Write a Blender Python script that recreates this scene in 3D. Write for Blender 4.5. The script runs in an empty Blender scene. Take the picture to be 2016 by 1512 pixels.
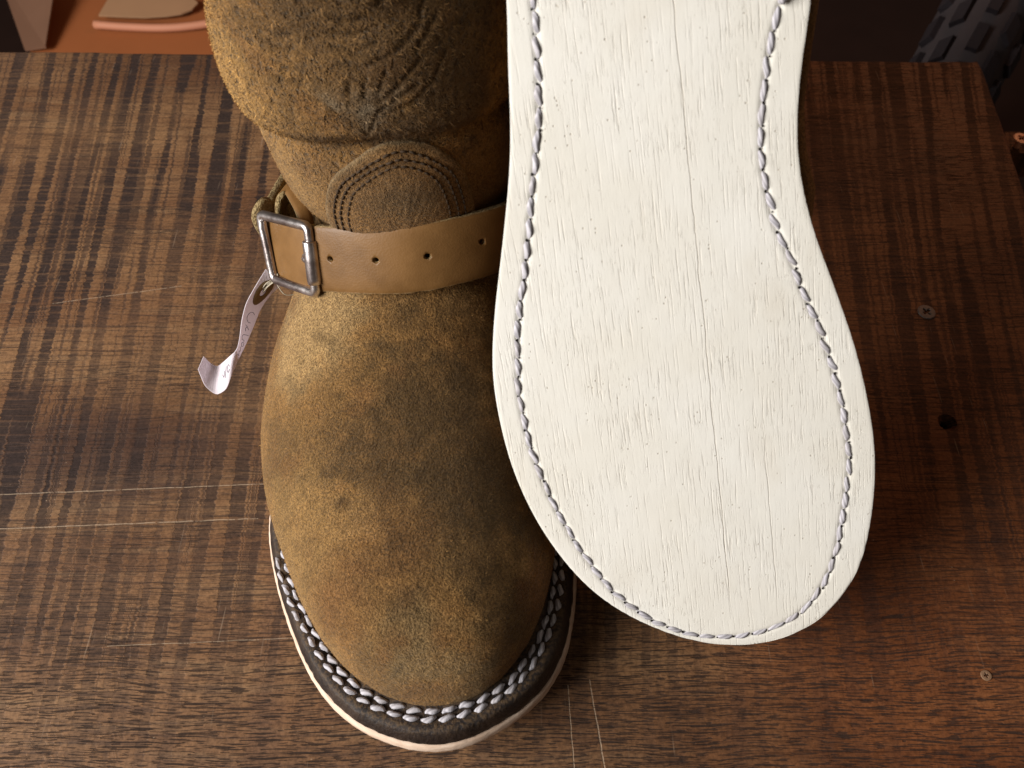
import bpy, bmesh, math, random
import numpy as np
from mathutils import Vector, Matrix, noise
from mathutils.bvhtree import BVHTree
random.seed(7); rng = np.random.default_rng(7)
S = bpy.context.scene
COL = S.collection

# ------------------------------------------------------------------ camera, world, lights, exposure
cam_d = bpy.data.cameras.new('camera'); cam = bpy.data.objects.new('camera', cam_d); COL.objects.link(cam)
cam.location = (0, 0, 0.285); cam.rotation_euler = (math.radians(90 - 57), 0, 0)
cam_d.sensor_width = 36; cam_d.lens = 1600 / 2016 * 36
cam_d.clip_start = 0.01; cam_d.clip_end = 50
cam_d.dof.use_dof = True; cam_d.dof.focus_distance = 0.29; cam_d.dof.aperture_fstop = 20
S.camera = cam

W = bpy.data.worlds.new('World'); S.world = W; W.use_nodes = True
bg = W.node_tree.nodes['Background']; bg.inputs[0].default_value = (1.0, 0.80, 0.66, 1); bg.inputs[1].default_value = 0.07

def area(name, loc, target, size, power, color, size_y=None):
    d = bpy.data.lights.new(name, 'AREA'); o = bpy.data.objects.new(name, d); COL.objects.link(o)
    d.energy = power; d.color = color; d.size = size
    if size_y: d.shape = 'RECTANGLE'; d.size_y = size_y
    o.location = loc
    o.rotation_euler = (Vector(target) - Vector(loc)).to_track_quat('-Z', 'Y').to_euler()
    return o
area('window_light', (-1.04, -0.32, 0.64), (0.0, 0.15, 0.05), 0.80, 37, (1.0, 0.975, 0.945), 0.65)
area('room_lamp', (0.75, 1.25, 0.75), (0.05, 0.3, 0.0), 0.25, 3.0, (1.0, 0.42, 0.18))

S.view_settings.view_transform = 'Standard'; S.view_settings.look = 'None'
S.view_settings.exposure = 0; S.view_settings.gamma = 1; S.view_settings.use_curve_mapping = False
S.render.engine = 'CYCLES'
S.cycles.use_denoising = True
S.cycles.max_bounces = 6

# ------------------------------------------------------------------ helpers
def tag(o, label=None, cat=None, group=None, kind=None):
    if label: o['label'] = label
    if cat: o['category'] = cat
    if group: o['group'] = group
    if kind: o['kind'] = kind
    return o

def empty(name, loc=(0, 0, 0), mat=None):
    o = bpy.data.objects.new(name, None); COL.objects.link(o); o.empty_display_size = 0.01
    if mat is not None: o.matrix_world = mat
    else: o.location = loc
    return o

def mesh(name, verts, faces, mat, parent=None, smooth=True):
    m = bpy.data.meshes.new(name)
    m.from_pydata([tuple(map(float, v)) for v in verts], [], [tuple(map(int, f)) for f in faces]); m.update()
    if smooth: m.polygons.foreach_set('use_smooth', [True] * len(m.polygons))
    return link(name, m, mat, parent)

def link(name, m, mat, parent=None):
    if mat is not None and not m.materials: m.materials.append(mat)
    o = bpy.data.objects.new(name, m); COL.objects.link(o)
    if parent: o.parent = parent
    return o

def bm_obj(name, bm, mat, parent=None, smooth=False):
    m = bpy.data.meshes.new(name); bmesh.ops.recalc_face_normals(bm, faces=bm.faces); bm.to_mesh(m); bm.free()
    if smooth: m.polygons.foreach_set('use_smooth', [True] * len(m.polygons))
    return link(name, m, mat, parent)

def spline(P, n, closed=False):
    """Catmull-Rom through P, resampled to n points of equal spacing."""
    P = np.asarray(P, float); N = len(P); out = []
    seg = N if closed else N - 1
    g = (lambda i: P[i % N]) if closed else (lambda i: P[min(max(i, 0), N - 1)])
    for i in range(seg):
        a, b, c, d = g(i - 1), g(i), g(i + 1), g(i + 2)
        for t in np.linspace(0, 1, 24, endpoint=False):
            out.append(.5 * ((2 * b) + (c - a) * t + (2 * a - 5 * b + 4 * c - d) * t * t + (3 * b - a - 3 * c + d) * t ** 3))
    out.append(P[0] if closed else P[-1]); out = np.array(out)
    L = np.r_[0, np.cumsum(np.linalg.norm(np.diff(out, axis=0), axis=1))]
    s = np.linspace(0, L[-1], n, endpoint=not closed)
    return np.stack([np.interp(s, L, out[:, k]) for k in range(out.shape[1])], 1)

def grid_faces(nr, nc, closed_c=False, closed_r=False):
    F = []
    for i in range(nr if closed_r else nr - 1):
        for j in range(nc if closed_c else nc - 1):
            a = i * nc + j; b = i * nc + (j + 1) % nc
            c = ((i + 1) % nr) * nc + (j + 1) % nc; d = ((i + 1) % nr) * nc + j
            F.append((a, b, c, d))
    return F

def tube(path, r, seg=8, closed=False, caps=True):
    path = np.asarray(path, float); n = len(path); V = []
    up = None; r = np.broadcast_to(r, (n,))
    for i in range(n):
        a = path[(i - 1) % n] if (closed or i > 0) else path[i]
        b = path[(i + 1) % n] if (closed or i < n - 1) else path[i]
        t = (b - a) / (np.linalg.norm(b - a) + 1e-12)
        if up is None:
            up = np.array([0, 0, 1.]) if abs(t[2]) < .9 else np.array([1., 0, 0])
        x = np.cross(t, up); x /= np.linalg.norm(x) + 1e-12
        up = np.cross(x, t)
        for k in range(seg):
            an = 2 * math.pi * k / seg
            V.append(path[i] + r[i] * (math.cos(an) * x + math.sin(an) * up))
    F = grid_faces(n, seg, True, closed)
    if caps and not closed:
        F = F + [tuple(range(seg))[::-1], tuple(range((n - 1) * seg, n * seg))]
    return V, F

class NT:
    def __init__(s, name):
        s.m = bpy.data.materials.new(name); s.m.use_nodes = True
        s.t = s.m.node_tree; s.N = s.t.nodes; s.b = s.N['Principled BSDF']
    def add(s, typ, **kw):
        n = s.N.new(typ)
        for k, v in kw.items(): setattr(n, k, v)
        return n
    def put(s, sock, v):
        if isinstance(v, bpy.types.NodeSocket): s.t.links.new(v, sock)
        else: sock.default_value = v
    def math(s, op, a, b=None, c=None, clamp=False):
        n = s.add('ShaderNodeMath', operation=op, use_clamp=clamp); s.put(n.inputs[0], a)
        if b is not None: s.put(n.inputs[1], b)
        if c is not None: s.put(n.inputs[2], c)
        return n.outputs[0]
    def coord(s, out='Object'):
        return s.add('ShaderNodeTexCoord').outputs[out]
    def mapping(s, vec, scale=(1, 1, 1), loc=(0, 0, 0), rot=(0, 0, 0)):
        n = s.add('ShaderNodeMapping'); s.put(n.inputs[0], vec)
        n.inputs[1].default_value = loc; n.inputs[2].default_value = rot; n.inputs[3].default_value = scale
        return n.outputs[0]
    def noise(s, vec, scale=1, detail=2, rough=.5, dist=0.0):
        n = s.add('ShaderNodeTexNoise'); s.put(n.inputs['Vector'], vec)
        n.inputs['Scale'].default_value = scale; n.inputs['Detail'].default_value = detail
        n.inputs['Roughness'].default_value = rough; n.inputs['Distortion'].default_value = dist
        return n.outputs['Fac']
    def vor(s, vec, scale=1, feature='F1'):
        n = s.add('ShaderNodeTexVoronoi', feature=feature); s.put(n.inputs['Vector'], vec); n.inputs['Scale'].default_value = scale
        return n.outputs['Distance']
    def ramp(s, f, lo, hi):
        n = s.add('ShaderNodeMapRange', clamp=True, interpolation_type='SMOOTHSTEP'); s.put(n.inputs[0], f)
        n.inputs[1].default_value = lo; n.inputs[2].default_value = hi
        return n.outputs[0]
    def mix(s, f, a, b, blend='MIX'):
        n = s.add('ShaderNodeMix', data_type='RGBA', blend_type=blend); s.put(n.inputs[0], f)
        for k, v in ((6, a), (7, b)):
            if isinstance(v, bpy.types.NodeSocket): s.t.links.new(v, n.inputs[k])
            else: n.inputs[k].default_value = (*v, 1) if len(v) == 3 else v
        return n.outputs[2]
    def sep(s, vec):
        n = s.add('ShaderNodeSeparateXYZ'); s.put(n.inputs[0], vec); return n.outputs
    def comb(s, x, y, z):
        n = s.add('ShaderNodeCombineXYZ'); s.put(n.inputs[0], x); s.put(n.inputs[1], y); s.put(n.inputs[2], z); return n.outputs[0]
    def bump(s, h, strength=.5, dist=.001, prev=None):
        n = s.add('ShaderNodeBump'); s.put(n.inputs['Height'], h)
        n.inputs['Strength'].default_value = strength; n.inputs['Distance'].default_value = dist
        if prev is not None: s.t.links.new(prev, n.inputs['Normal'])
        return n.outputs[0]
    def seg(s, xy, a, b):
        """distance from the xy sockets to the segment a-b (plan view) and position 0..1 along it"""
        x, y = xy; dx, dy = b[0] - a[0], b[1] - a[1]; L2 = dx * dx + dy * dy
        px = s.math('SUBTRACT', x, a[0]); py = s.math('SUBTRACT', y, a[1])
        h = s.math('DIVIDE', s.math('ADD', s.math('MULTIPLY', px, dx), s.math('MULTIPLY', py, dy)), L2, clamp=True)
        ex = s.math('SUBTRACT', px, s.math('MULTIPLY', h, dx)); ey = s.math('SUBTRACT', py, s.math('MULTIPLY', h, dy))
        return s.math('SQRT', s.math('ADD', s.math('MULTIPLY', ex, ex), s.math('MULTIPLY', ey, ey))), h
    def done(s, color=None, rough=None, normal=None, metallic=None, spec=None, sheen=None):
        if color is not None: s.put(s.b.inputs['Base Color'], color if isinstance(color, bpy.types.NodeSocket) else (*color, 1))
        if rough is not None: s.put(s.b.inputs['Roughness'], rough)
        if normal is not None: s.t.links.new(normal, s.b.inputs['Normal'])
        if metallic is not None: s.b.inputs['Metallic'].default_value = metallic
        if spec is not None: s.b.inputs['Specular IOR Level'].default_value = spec
        if sheen is not None:
            s.b.inputs['Sheen Weight'].default_value = sheen[0]; s.b.inputs['Sheen Roughness'].default_value = .5
            s.b.inputs['Sheen Tint'].default_value = (*sheen[1], 1)
        return s.m

def sm(x, a, b):
    t = np.clip((x - a) / (b - a), 0, 1); return t * t * (3 - 2 * t)

# ------------------------------------------------------------------ materials
def mat_suede():
    k = NT('suede'); c = k.coord()
    at = k.add('ShaderNodeAttribute', attribute_name='tint').outputs['Color']
    n1 = k.noise(c, 1350, 3, .65); n2 = k.noise(c, 3000, 2, .6); n3 = k.noise(c, 420, 3, .6)
    coarse = k.sep(k.add('ShaderNodeAttribute', attribute_name='coarse').outputs['Vector'])[0]
    pit = k.noise(k.mapping(c, (1, 1, .7)), 620, 2, .55)
    pits = k.math('MULTIPLY', k.ramp(pit, .46, .36), coarse)
    f = k.math('ADD', k.math('MULTIPLY', n1, .55), k.math('MULTIPLY', n2, .45))
    col = k.mix(k.ramp(f, .36, .64), k.mix(1, at, (.42, .39, .36), 'MULTIPLY'), k.mix(1, at, (1.44, 1.40, 1.33), 'MULTIPLY'))
    col = k.mix(k.ramp(n3, .35, .7), col, k.mix(1, col, (.80, .78, .76), 'MULTIPLY'))
    col = k.mix(k.math('MULTIPLY', pits, .75), col, (.05, .025, .01))
    h = k.math('SUBTRACT', k.math('ADD', k.math('MULTIPLY', n1, .8), k.math('ADD', k.math('MULTIPLY', n2, .4), k.math('MULTIPLY', n3, .8))), k.math('MULTIPLY', pits, 1.2))
    return k.done(col, .95, k.bump(h, 1.0, .0014), spec=.10, sheen=(.22, (.75, .62, .45)))

def mat_flat_suede(name, a, b, rough=.95, bump=.0006):
    k = NT(name); c = k.coord(); n1 = k.noise(c, 1100, 3, .65); n3 = k.noise(c, 150, 3, .6)
    col = k.mix(k.ramp(k.math('ADD', k.math('MULTIPLY', n1, .6), k.math('MULTIPLY', n3, .4)), .36, .64), a, b)
    return k.done(col, rough, k.bump(n1, .8, bump), spec=.15)

def mat_fibre():
    k = NT('suede_fibre'); at = k.add('ShaderNodeAttribute', attribute_name='tint').outputs['Color']
    return k.done(k.mix(1, at, (1.25, 1.22, 1.15), 'MULTIPLY'), .9, spec=.1)

def mat_welt():
    k = NT('welt_leather'); c = k.coord(); n = k.noise(c, 900, 3, .6); m = k.noise(c, 90, 3, .6)
    lip = k.sep(k.add('ShaderNodeAttribute', attribute_name='lip').outputs['Vector'])[0]
    col = k.mix(k.ramp(m, .35, .65), (.012, .008, .007), (.032, .020, .014))
    fuzz = k.math('MULTIPLY', k.ramp(n, .40, .62), k.math('MULTIPLY', lip, .65))
    col = k.mix(fuzz, col, (.115, .068, .030))
    rough = k.math('ADD', .42, k.math('MULTIPLY', lip, .45))
    return k.done(col, rough, k.bump(k.math('ADD', n, m), .6, .0007), spec=.4)

def mat_edge():
    k = NT('midsole_edge'); c = k.coord()
    n = k.noise(c, 300, 3); m = k.noise(k.mapping(c, (1, 1, 8)), 120, 3, .6)
    col = k.mix(k.ramp(m, .3, .7), (.56, .40, .29), (.70, .55, .43))
    col = k.mix(k.ramp(k.noise(c, 60, 2), .58, .75), col, (.42, .28, .19))
    return k.done(col, .7, k.bump(k.math('ADD', n, m), .5, .0004), spec=.25)

def mat_sole():
    k = NT('sole_leather'); c = k.coord(); X, Y, Z = k.sep(c)
    wob = k.math('MULTIPLY', k.math('SUBTRACT', k.noise(c, 30, 1), .5), .0006)
    v = k.comb(k.math('ADD', X, wob), Y, 0.0)
    l1 = k.noise(k.mapping(v, (2100, 70, 1)), 1, 2, .5)
    l2 = k.noise(k.mapping(v, (3400, 240, 1), (3, 7, 0)), 1, 2, .6)
    l3 = k.noise(k.mapping(v, (900, 14, 1), (9, 1, 0)), 1, 2, .5)
    mask = k.ramp(k.noise(k.mapping(c, (55, 30, 1)), 1, 3, .6), .34, .64)
    g1 = k.math('MULTIPLY', k.ramp(l1, .43, .33), k.math('ADD', k.math('MULTIPLY', mask, .8), .2))
    g2 = k.math('MULTIPLY', k.ramp(l2, .42, .30), mask)
    pit = k.math('MULTIPLY', k.ramp(k.vor(c, 480), .15, .06), k.ramp(k.noise(c, 120, 2), .50, .58))
    # two long drying cracks that run with the grain
    def crack(x0, slope, w, y0, y1, sd):
        wv = k.math('MULTIPLY', k.math('SUBTRACT', k.noise(k.comb(sd, Y, 0.0), 70, 3, .6), .5), .0016)
        d = k.math('ABSOLUTE', k.math('SUBTRACT', k.math('ADD', X, wv), k.math('ADD', x0, k.math('MULTIPLY', Y, slope))))
        lim = k.math('MULTIPLY', k.ramp(Y, y0, y0 + .02), k.ramp(Y, y1, y1 - .03))
        ww = k.math('MULTIPLY', k.math('ADD', .35, k.noise(k.comb(sd, Y, 3.0), 120, 2)), w)
        return k.math('MULTIPLY', k.math('SUBTRACT', 1.0, k.math('DIVIDE', d, ww), clamp=True), lim)
    cr = k.math('MAXIMUM', crack(.0042, -.012, .00020, .008, .215, 1.7), k.math('MULTIPLY', crack(.0185, -.02, .00022, .005, .085, 5.2), .6))
    big = k.noise(c, 22, 3, .6)
    col = k.mix(k.ramp(big, .3, .7), (.72, .688, .612), (.76, .738, .68))
    col = k.mix(k.math('MULTIPLY', k.ramp(k.noise(k.mapping(c, (34, 20, 1), (2, 5, 0)), 1, 4, .6), .54, .72), .22), col, (.58, .51, .41))
    col = k.mix(k.math('MULTIPLY', g1, .16), col, (.50, .41, .29))
    col = k.mix(k.math('MULTIPLY', g2, .16), col, (.50, .41, .29))
    col = k.mix(k.math('MULTIPLY', pit, .55), col, (.34, .27, .18))
    col = k.mix(k.math('MULTIPLY', cr, .55), col, (.28, .21, .13))
    h = k.math('SUBTRACT', k.math('ADD', k.math('MULTIPLY', l3, .18), k.math('MULTIPLY', k.noise(c, 1500, 2), .18)),
               k.math('ADD', k.math('ADD', k.math('MULTIPLY', g1, .75), k.math('MULTIPLY', g2, .45)), k.math('ADD', k.math('MULTIPLY', pit, .8), k.math('MULTIPLY', cr, 1.2))))
    return k.done(col, .78, k.bump(h, .65, .00023), spec=.12)

def mat_thread():
    k = NT('waxed_thread'); c = k.coord()
    w = k.add('ShaderNodeTexWave', wave_type='BANDS', bands_direction='DIAGONAL'); k.put(w.inputs['Vector'], k.mapping(c, (1, .35, 1)))
    w.inputs['Scale'].default_value = 420; w.inputs['Distortion'].default_value = 1.5
    oi = k.add('ShaderNodeObjectInfo').outputs['Random']
    col = k.mix(w.outputs['Fac'], (.31, .295, .315), (.51, .49, .52))
    col = k.mix(k.math('MULTIPLY', k.ramp(oi, .55, 1.0), .35), col, (.30, .27, .26))
    return k.done(col, .9, k.bump(w.outputs['Fac'], .5, .0002), spec=.06)

def mat_strap():
    k = NT('strap_leather'); c = k.coord(); X, Y, Z = k.sep(c)
    e = k.sep(k.add('ShaderNodeAttribute', attribute_name='edge').outputs['Vector'])[0]
    v = k.vor(c, 1500); n = k.noise(c, 70, 3, .6); f = k.noise(c, 1200, 2)
    col = k.mix(k.ramp(n, .3, .7), (.128, .062, .018), (.180, .090, .028))
    raw = k.mix(k.ramp(f, .4, .6), (.12, .08, .032), (.30, .22, .105))
    col = k.mix(e, col, raw)
    rough = k.math('ADD', k.math('ADD', .40, k.math('MULTIPLY', n, .12)), k.math('MULTIPLY', e, .5))
    nb = k.bump(v, .10, .0004); nb = k.bump(k.math('MULTIPLY', f, e), .9, .0008, nb)
    return k.done(col, rough, nb, spec=.30)

def mat_metal():
    k = NT('worn_nickel'); c = k.coord(); n = k.noise(c, 400, 4, .65); b = k.noise(c, 120, 3)
    col = k.mix(k.ramp(b, .40, .66), (.60, .55, .53), (.30, .25, .24))
    return k.done(col, k.math('ADD', .20, k.math('MULTIPLY', n, .28)), k.bump(n, .3, .0003), metallic=1.0)

def mat_plain(name, col, rough=.7, spec=.3, scale=200, amt=.25, bump=.0003):
    k = NT(name); c = k.coord(); n = k.noise(c, scale, 3, .6)
    cc = k.mix(n, tuple(x * (1 - amt) for x in col), tuple(min(1, x * (1 + amt)) for x in col))
    return k.done(cc, rough, k.bump(n, .5, bump), spec=spec)

def mat_wood():
    k = NT('sawn_oak'); c = k.coord(); X, Y, Z = k.sep(c)
    wob = k.math('MULTIPLY', k.math('SUBTRACT', k.noise(c, 9, 3), .5), .010)
    yy = k.math('ADD', Y, wob)
    g = k.comb(X, yy, Z)
    broad = k.noise(k.mapping(g, (3.5, 20, 4)), 1, 4, .6)
    streak = k.noise(k.mapping(g, (14, 190, 14)), 1, 4, .62)
    fine = k.noise(k.mapping(g, (26, 780, 26)), 1, 3, .65)
    # flat-sawn pores: short dark dashes that lie with the grain, dense in the early wood near the front edge
    wob2 = k.math('MULTIPLY', k.math('SUBTRACT', k.noise(k.mapping(c, (40, 40, 1)), 1, 2), .5), .0009)
    gp = k.comb(X, k.math('ADD', yy, wob2), 0.0)
    p1 = k.noise(k.mapping(gp, (190, 1900, 1)), 1, 1, .4)
    p2 = k.noise(k.mapping(gp, (70, 1500, 1), (4, 9, 0)), 1, 1, .4)
    ring = k.ramp(k.noise(k.mapping(g, (1.2, 46, 1), (2, 0, 0)), 1, 2), .44, .60)
    near = k.ramp(yy, .135, .055)
    dens = k.math('MAXIMUM', k.math('MULTIPLY', near, .95), k.math('MULTIPLY', ring, .55))
    pores = k.math('MULTIPLY', k.ramp(p1, .575, .61), dens)
    pores = k.math('MAXIMUM', pores, k.math('MULTIPLY', k.ramp(p2, .60, .64), k.math('ADD', .45, k.math('MULTIPLY', dens, .7))))
    # saw kerf marks across the grain
    slant = k.math('SUBTRACT', X, k.math('MULTIPLY', k.math('SUBTRACT', Y, .2), k.math('ADD', .02, k.math('MULTIPLY', X, .65))))
    slant = k.math('ADD', slant, k.math('MULTIPLY', k.math('SUBTRACT', k.noise(k.mapping(c, (14, 620, 1)), 1, 3, .6), .5), .0036))
    s1 = k.noise(k.mapping(k.comb(slant, Y, 0.0), (135, 3.2, 1)), 1, 2, .5)
    s2 = k.noise(k.mapping(k.comb(slant, Y, 0.0), (420, 5, 1), (5, 2, 0)), 1, 2, .5)
    s3 = k.noise(k.mapping(k.comb(slant, Y, 0.0), (60, 6, 1), (1, 8, 0)), 1, 2, .5)
    smask = k.ramp(k.noise(k.mapping(c, (7, 11, 1), (3.3, 1.2, 0)), 1, 2, .5), .33, .56)
    leftm = k.math('ADD', .66, k.math('MULTIPLY', k.ramp(X, .06, -.06), .34))
    farm = k.math('ADD', .30, k.math('MULTIPLY', k.ramp(Y, .05, .11), .70))
    rowbreak = k.ramp(k.noise(k.mapping(g, (30, 480, 1), (7, 0, 0)), 1, 2, .6), .36, .52)
    ph = k.math('ADD', k.math('MULTIPLY', slant, 560.0), k.math('MULTIPLY', k.noise(k.mapping(k.comb(slant, Y, 0.0), (30, 2.5, 1), (3, 1, 0)), 1, 2), 11.0))
    wv0 = k.math('ADD', k.math('MULTIPLY', k.math('SINE', ph), .7), k.math('MULTIPLY', k.math('SUBTRACT', s1, .5), 5.5))
    wv0 = k.math('ADD', wv0, k.math('MULTIPLY', k.math('SUBTRACT', k.noise(k.mapping(k.comb(slant, yy, 0.0), (45, 9, 1), (6, 4, 0)), 1, 3, .55), .5), 2.0))
    saw = k.math('MAXIMUM', k.ramp(wv0, .22, .48), k.math('MULTIPLY', k.ramp(s2, .535, .58), .7))
    saw = k.math('MULTIPLY', k.math('MULTIPLY', saw, k.math('ADD', .62, k.math('MULTIPLY', rowbreak, .38))), k.math('MULTIPLY', k.math('ADD', .5, k.math('MULTIPLY', smask, .5)), k.math('MULTIPLY', leftm, farm)))
    col = k.mix(k.ramp(broad, .32, .68), (.152, .073, .034), (.232, .128, .061))
    col = k.mix(k.math('MULTIPLY', k.ramp(streak, .50, .72), .45), col, (.24, .150, .080))
    col = k.mix(k.math('MULTIPLY', k.ramp(streak, .46, .30), .35), col, (.080, .040, .022))
    col = k.mix(k.math('MULTIPLY', k.ramp(fine, .47, .40), .6), col, (.060, .032, .020))
    col = k.mix(k.math('MULTIPLY', k.ramp(s3, .50, .66), .35), col, (.10, .052, .032))
    # right side's shade and warm glow painted in; darker stain around the middle left
    red = k.ramp(k.math('ADD', X, k.math('MULTIPLY', k.math('SUBTRACT', k.noise(k.mapping(c, (9, 9, 1)), 1, 3), .5), .16)), .02, .13)
    col = k.mix(k.math('MULTIPLY', red, .8), col, k.mix(1, col, (.86, .53, .36), 'MULTIPLY'))
    dk = k.ramp(k.noise(k.mapping(c, (5.5, 8, 1), (8.1, 3.1, 0)), 1, 3, .55), .52, .68)
    col = k.mix(k.math('MULTIPLY', dk, .6), col, k.mix(1, col, (.48, .40, .38), 'MULTIPLY'))
    ex = k.math('MULTIPLY', k.math('ADD', X, .165), 17.0); ey = k.math('MULTIPLY', k.math('SUBTRACT', Y, .152), 42.0)
    blot = k.ramp(k.math('ADD', k.math('SQRT', k.math('ADD', k.math('MULTIPLY', ex, ex), k.math('MULTIPLY', ey, ey))), k.math('MULTIPLY', k.math('SUBTRACT', k.noise(k.mapping(c, (18, 30, 1)), 1, 3), .5), 1.6)), 1.35, .4)
    col = k.mix(k.math('MULTIPLY', blot, .62), col, (.050, .026, .020))
    col = k.mix(k.math('MULTIPLY', saw, .95), col, (.026, .0165, .0145))
    col = k.mix(k.math('MULTIPLY', pores, .8), col, (.026, .016, .012))
    col = k.mix(1, col, k.mix(k.ramp(k.noise(c, 700, 3, .7), .3, .7), (.70, .69, .68), (1.2, 1.19, 1.17)), 'MULTIPLY')
    col = k.mix(k.math('MULTIPLY', k.ramp(k.noise(k.mapping(c, (26, 34, 1), (4, 4, 0)), 1, 4, .65), .50, .66), .35), col, k.mix(1, col, (.55, .5, .5), 'MULTIPLY'))
    # scratches
    wv = k.math('MULTIPLY', k.math('SUBTRACT', k.noise(c, 130, 2), .5), .0007)
    xs = k.math('ADD', X, wv); ys = k.math('ADD', Y, wv)
    sc = None
    for i, (a, b, w) in enumerate(SCR):
        d, h = k.seg((xs, ys), a, b)
        m = k.math('MULTIPLY', k.ramp(d, w, w * .35), k.ramp(k.noise(k.comb(h, float(i), 0.0), 22, 3, .7), .34, .52))
        sc = m if sc is None else k.math('MAXIMUM', sc, m)
    spk = k.math('MULTIPLY', k.ramp(k.vor(k.mapping(c, (1, 2, 1)), 190), .075, .035), k.ramp(k.noise(c, 14, 2), .55, .66))
    hair = k.math('MULTIPLY', k.ramp(k.noise(k.mapping(c, (900, 40, 1), (0, 0, 0), (0, 0, .12)), 1, 1), .70, .76), k.ramp(k.noise(c, 20, 2), .48, .6))
    col = k.mix(k.math('MULTIPLY', k.math('MAXIMUM', sc, spk), .5), col, (.42, .31, .21))
    col = k.mix(k.math('MULTIPLY', hair, .25), col, (.40, .29, .20))
    h = k.math('SUBTRACT', k.math('ADD', k.math('MULTIPLY', fine, .35), k.math('MULTIPLY', streak, .3)),
               k.math('ADD', k.math('MULTIPLY', pores, .9), k.math('MULTIPLY', saw, .5)))
    h = k.math('SUBTRACT', h, k.math('MULTIPLY', sc, .6))
    rough = k.math('ADD', .56, k.math('MULTIPLY', k.math('MAXIMUM', pores, saw), .3))
    return k.done(col, rough, k.bump(h, .6, .0004), spec=.2)

SCR = [((-.215, .1335), (-.083, .1395), .00034), ((-.205, .1197), (-.096, .1245), .00034),
       ((.0262, .0655), (.0300, .036), .00034), ((.0188, .064), (.0200, .036), .00024),
       ((-.14, .077), (-.07, .080), .00022), ((-.205, .228), (-.150, .238), .0003)]

M_SUEDE, M_FIBRE, M_WELT, M_EDGE, M_SOLE = mat_suede(), mat_fibre(), mat_welt(), mat_edge(), mat_sole()
M_THREAD, M_STRAP, M_METAL, M_WOOD = mat_thread(), mat_strap(), mat_metal(), mat_wood()
M_DTHREAD = mat_plain('dark_thread', (.045, .028, .016), .8, .2, 900)
M_RIM = mat_flat_suede('patch_edge_suede', (.10, .075, .04), (.30, .23, .14))
M_PAPER = mat_plain('tag_paper', (.84, .78, .82), .75, .1, 300, .04)
_t = M_PAPER.node_tree; _tr = _t.nodes.new('ShaderNodeBsdfTranslucent'); _tr.inputs[0].default_value = (.84, .78, .84, 1)
_mx = _t.nodes.new('ShaderNodeMixShader'); _mx.inputs[0].default_value = .42
_t.links.new(_t.nodes['Principled BSDF'].outputs[0], _mx.inputs[1]); _t.links.new(_tr.outputs[0], _mx.inputs[2]); _t.links.new(_mx.outputs[0], _t.nodes['Material Output'].inputs[0])
M_INK = mat_plain('ink', (.03, .03, .06), .6, .2)
M_RING = mat_plain('tag_eyelet', (.16, .10, .045), .45, .4)
M_STRING = mat_plain('cotton_string', (.42, .37, .28), .9, .1, 900)
M_IRON = mat_plain('dull_screw_steel', (.13, .10, .085), .55, .4, 600)
M_LIT_SCREW = mat_plain('orange_lit_screw', (.78, .36, .20), .4, .5, 600)  # warm lamp light put into the screw's colour
M_DARK = mat_plain('screw_recess', (.012, .009, .008), .8, .1)
M_FLOOR = mat_plain('dark_floor', (.030, .014, .010), .7, .2, 12)
M_TYRE = mat_plain('tyre_rubber', (.062, .05, .052), .8, .2, 60)
M_KNOB = mat_plain('tyre_knob_rubber', (.026, .020, .023), .75, .25, 60)
M_CARD = mat_plain('orange_card', (.30, .095, .03), .75, .2, 14, .12)
M_FLAP = mat_plain('brown_card_flap', (.17, .085, .05), .8, .2, 10, .2)
M_SHEET = mat_plain('pale_sheet', (.36, .20, .105), .6, .3, 12, .12)
M_PINK = mat_plain('pink_lip', (.50, .21, .12), .6, .3, 20, .1)
M_BLACK = mat_plain('black_board', (.008, .006, .006), .8, .1)

# ------------------------------------------------------------------ setting: floor and table
def box(bm, x0, x1, y0, y1, z0, z1):
    r = bmesh.ops.create_cube(bm, size=1)
    for v in r['verts']:
        v.co = Vector((x0 + (v.co.x + .5) * (x1 - x0), y0 + (v.co.y + .5) * (y1 - y0), z0 + (v.co.z + .5) * (z1 - z0)))
    return r['verts']

bm = bmesh.new(); bmesh.ops.create_grid(bm, x_segments=1, y_segments=1, size=2.5)
for v in bm.verts: v.co += Vector((0, 1.2, -.70))
tag(bm_obj('floor', bm, M_FLOOR), kind='structure')

table = empty('wooden_table', (0, .15, -.70)); tag(table, 'dark oak table with rough saw marks and pores under the boots', 'table')
def table_top():
    # board outline (seen from above), lightly uneven, thick, with eased edges
    pts = []
    def run(a, b, n, amp):
        for i in range(n):
            t = i / n; p = np.array(a) * (1 - t) + np.array(b) * t
            d = np.array(b) - np.array(a); nn = np.array([-d[1], d[0]]) / np.linalg.norm(d)
            pts.append(p + nn * amp * (noise.noise(Vector((p[0] * 30, p[1] * 30, 2))) + .5 * noise.noise(Vector((p[0] * 120, p[1] * 120, 5)))))
    run((.2635, .4030), (-.40, .4145), 160, .0008)
    run((-.40, .4145), (-.40, -.22), 20, 0)
    run((-.40, -.22), (.20, -.22), 20, 0)
    run((.20, -.22), (.2648, .4005), 120, .0006)
    pts2 = np.array(pts)
    n = len(pts2); rings = []
    nx = np.roll(pts2, -1, 0) - np.roll(pts2, 1, 0); nx /= np.linalg.norm(nx, axis=1)[:, None]
    inn = np.stack([-nx[:, 1], nx[:, 0]], 1)            # ring runs anticlockwise: inward normal
    for d, z in ((0, -.036), (0, -.003), (.0006, -.0012), (.002, -.0003), (.0045, 0)):
        q = pts2 + inn * d; rings.append(np.c_[q, np.full(n, z)])
    V = np.concatenate(rings); F = grid_faces(len(rings), n, True)
    F.append(tuple(range(n))[::-1]); F.append(tuple(range((len(rings) - 1) * n, len(rings) * n)))
    V[:, 1] -= .0
    return V, F
V, F = table_top()
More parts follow.
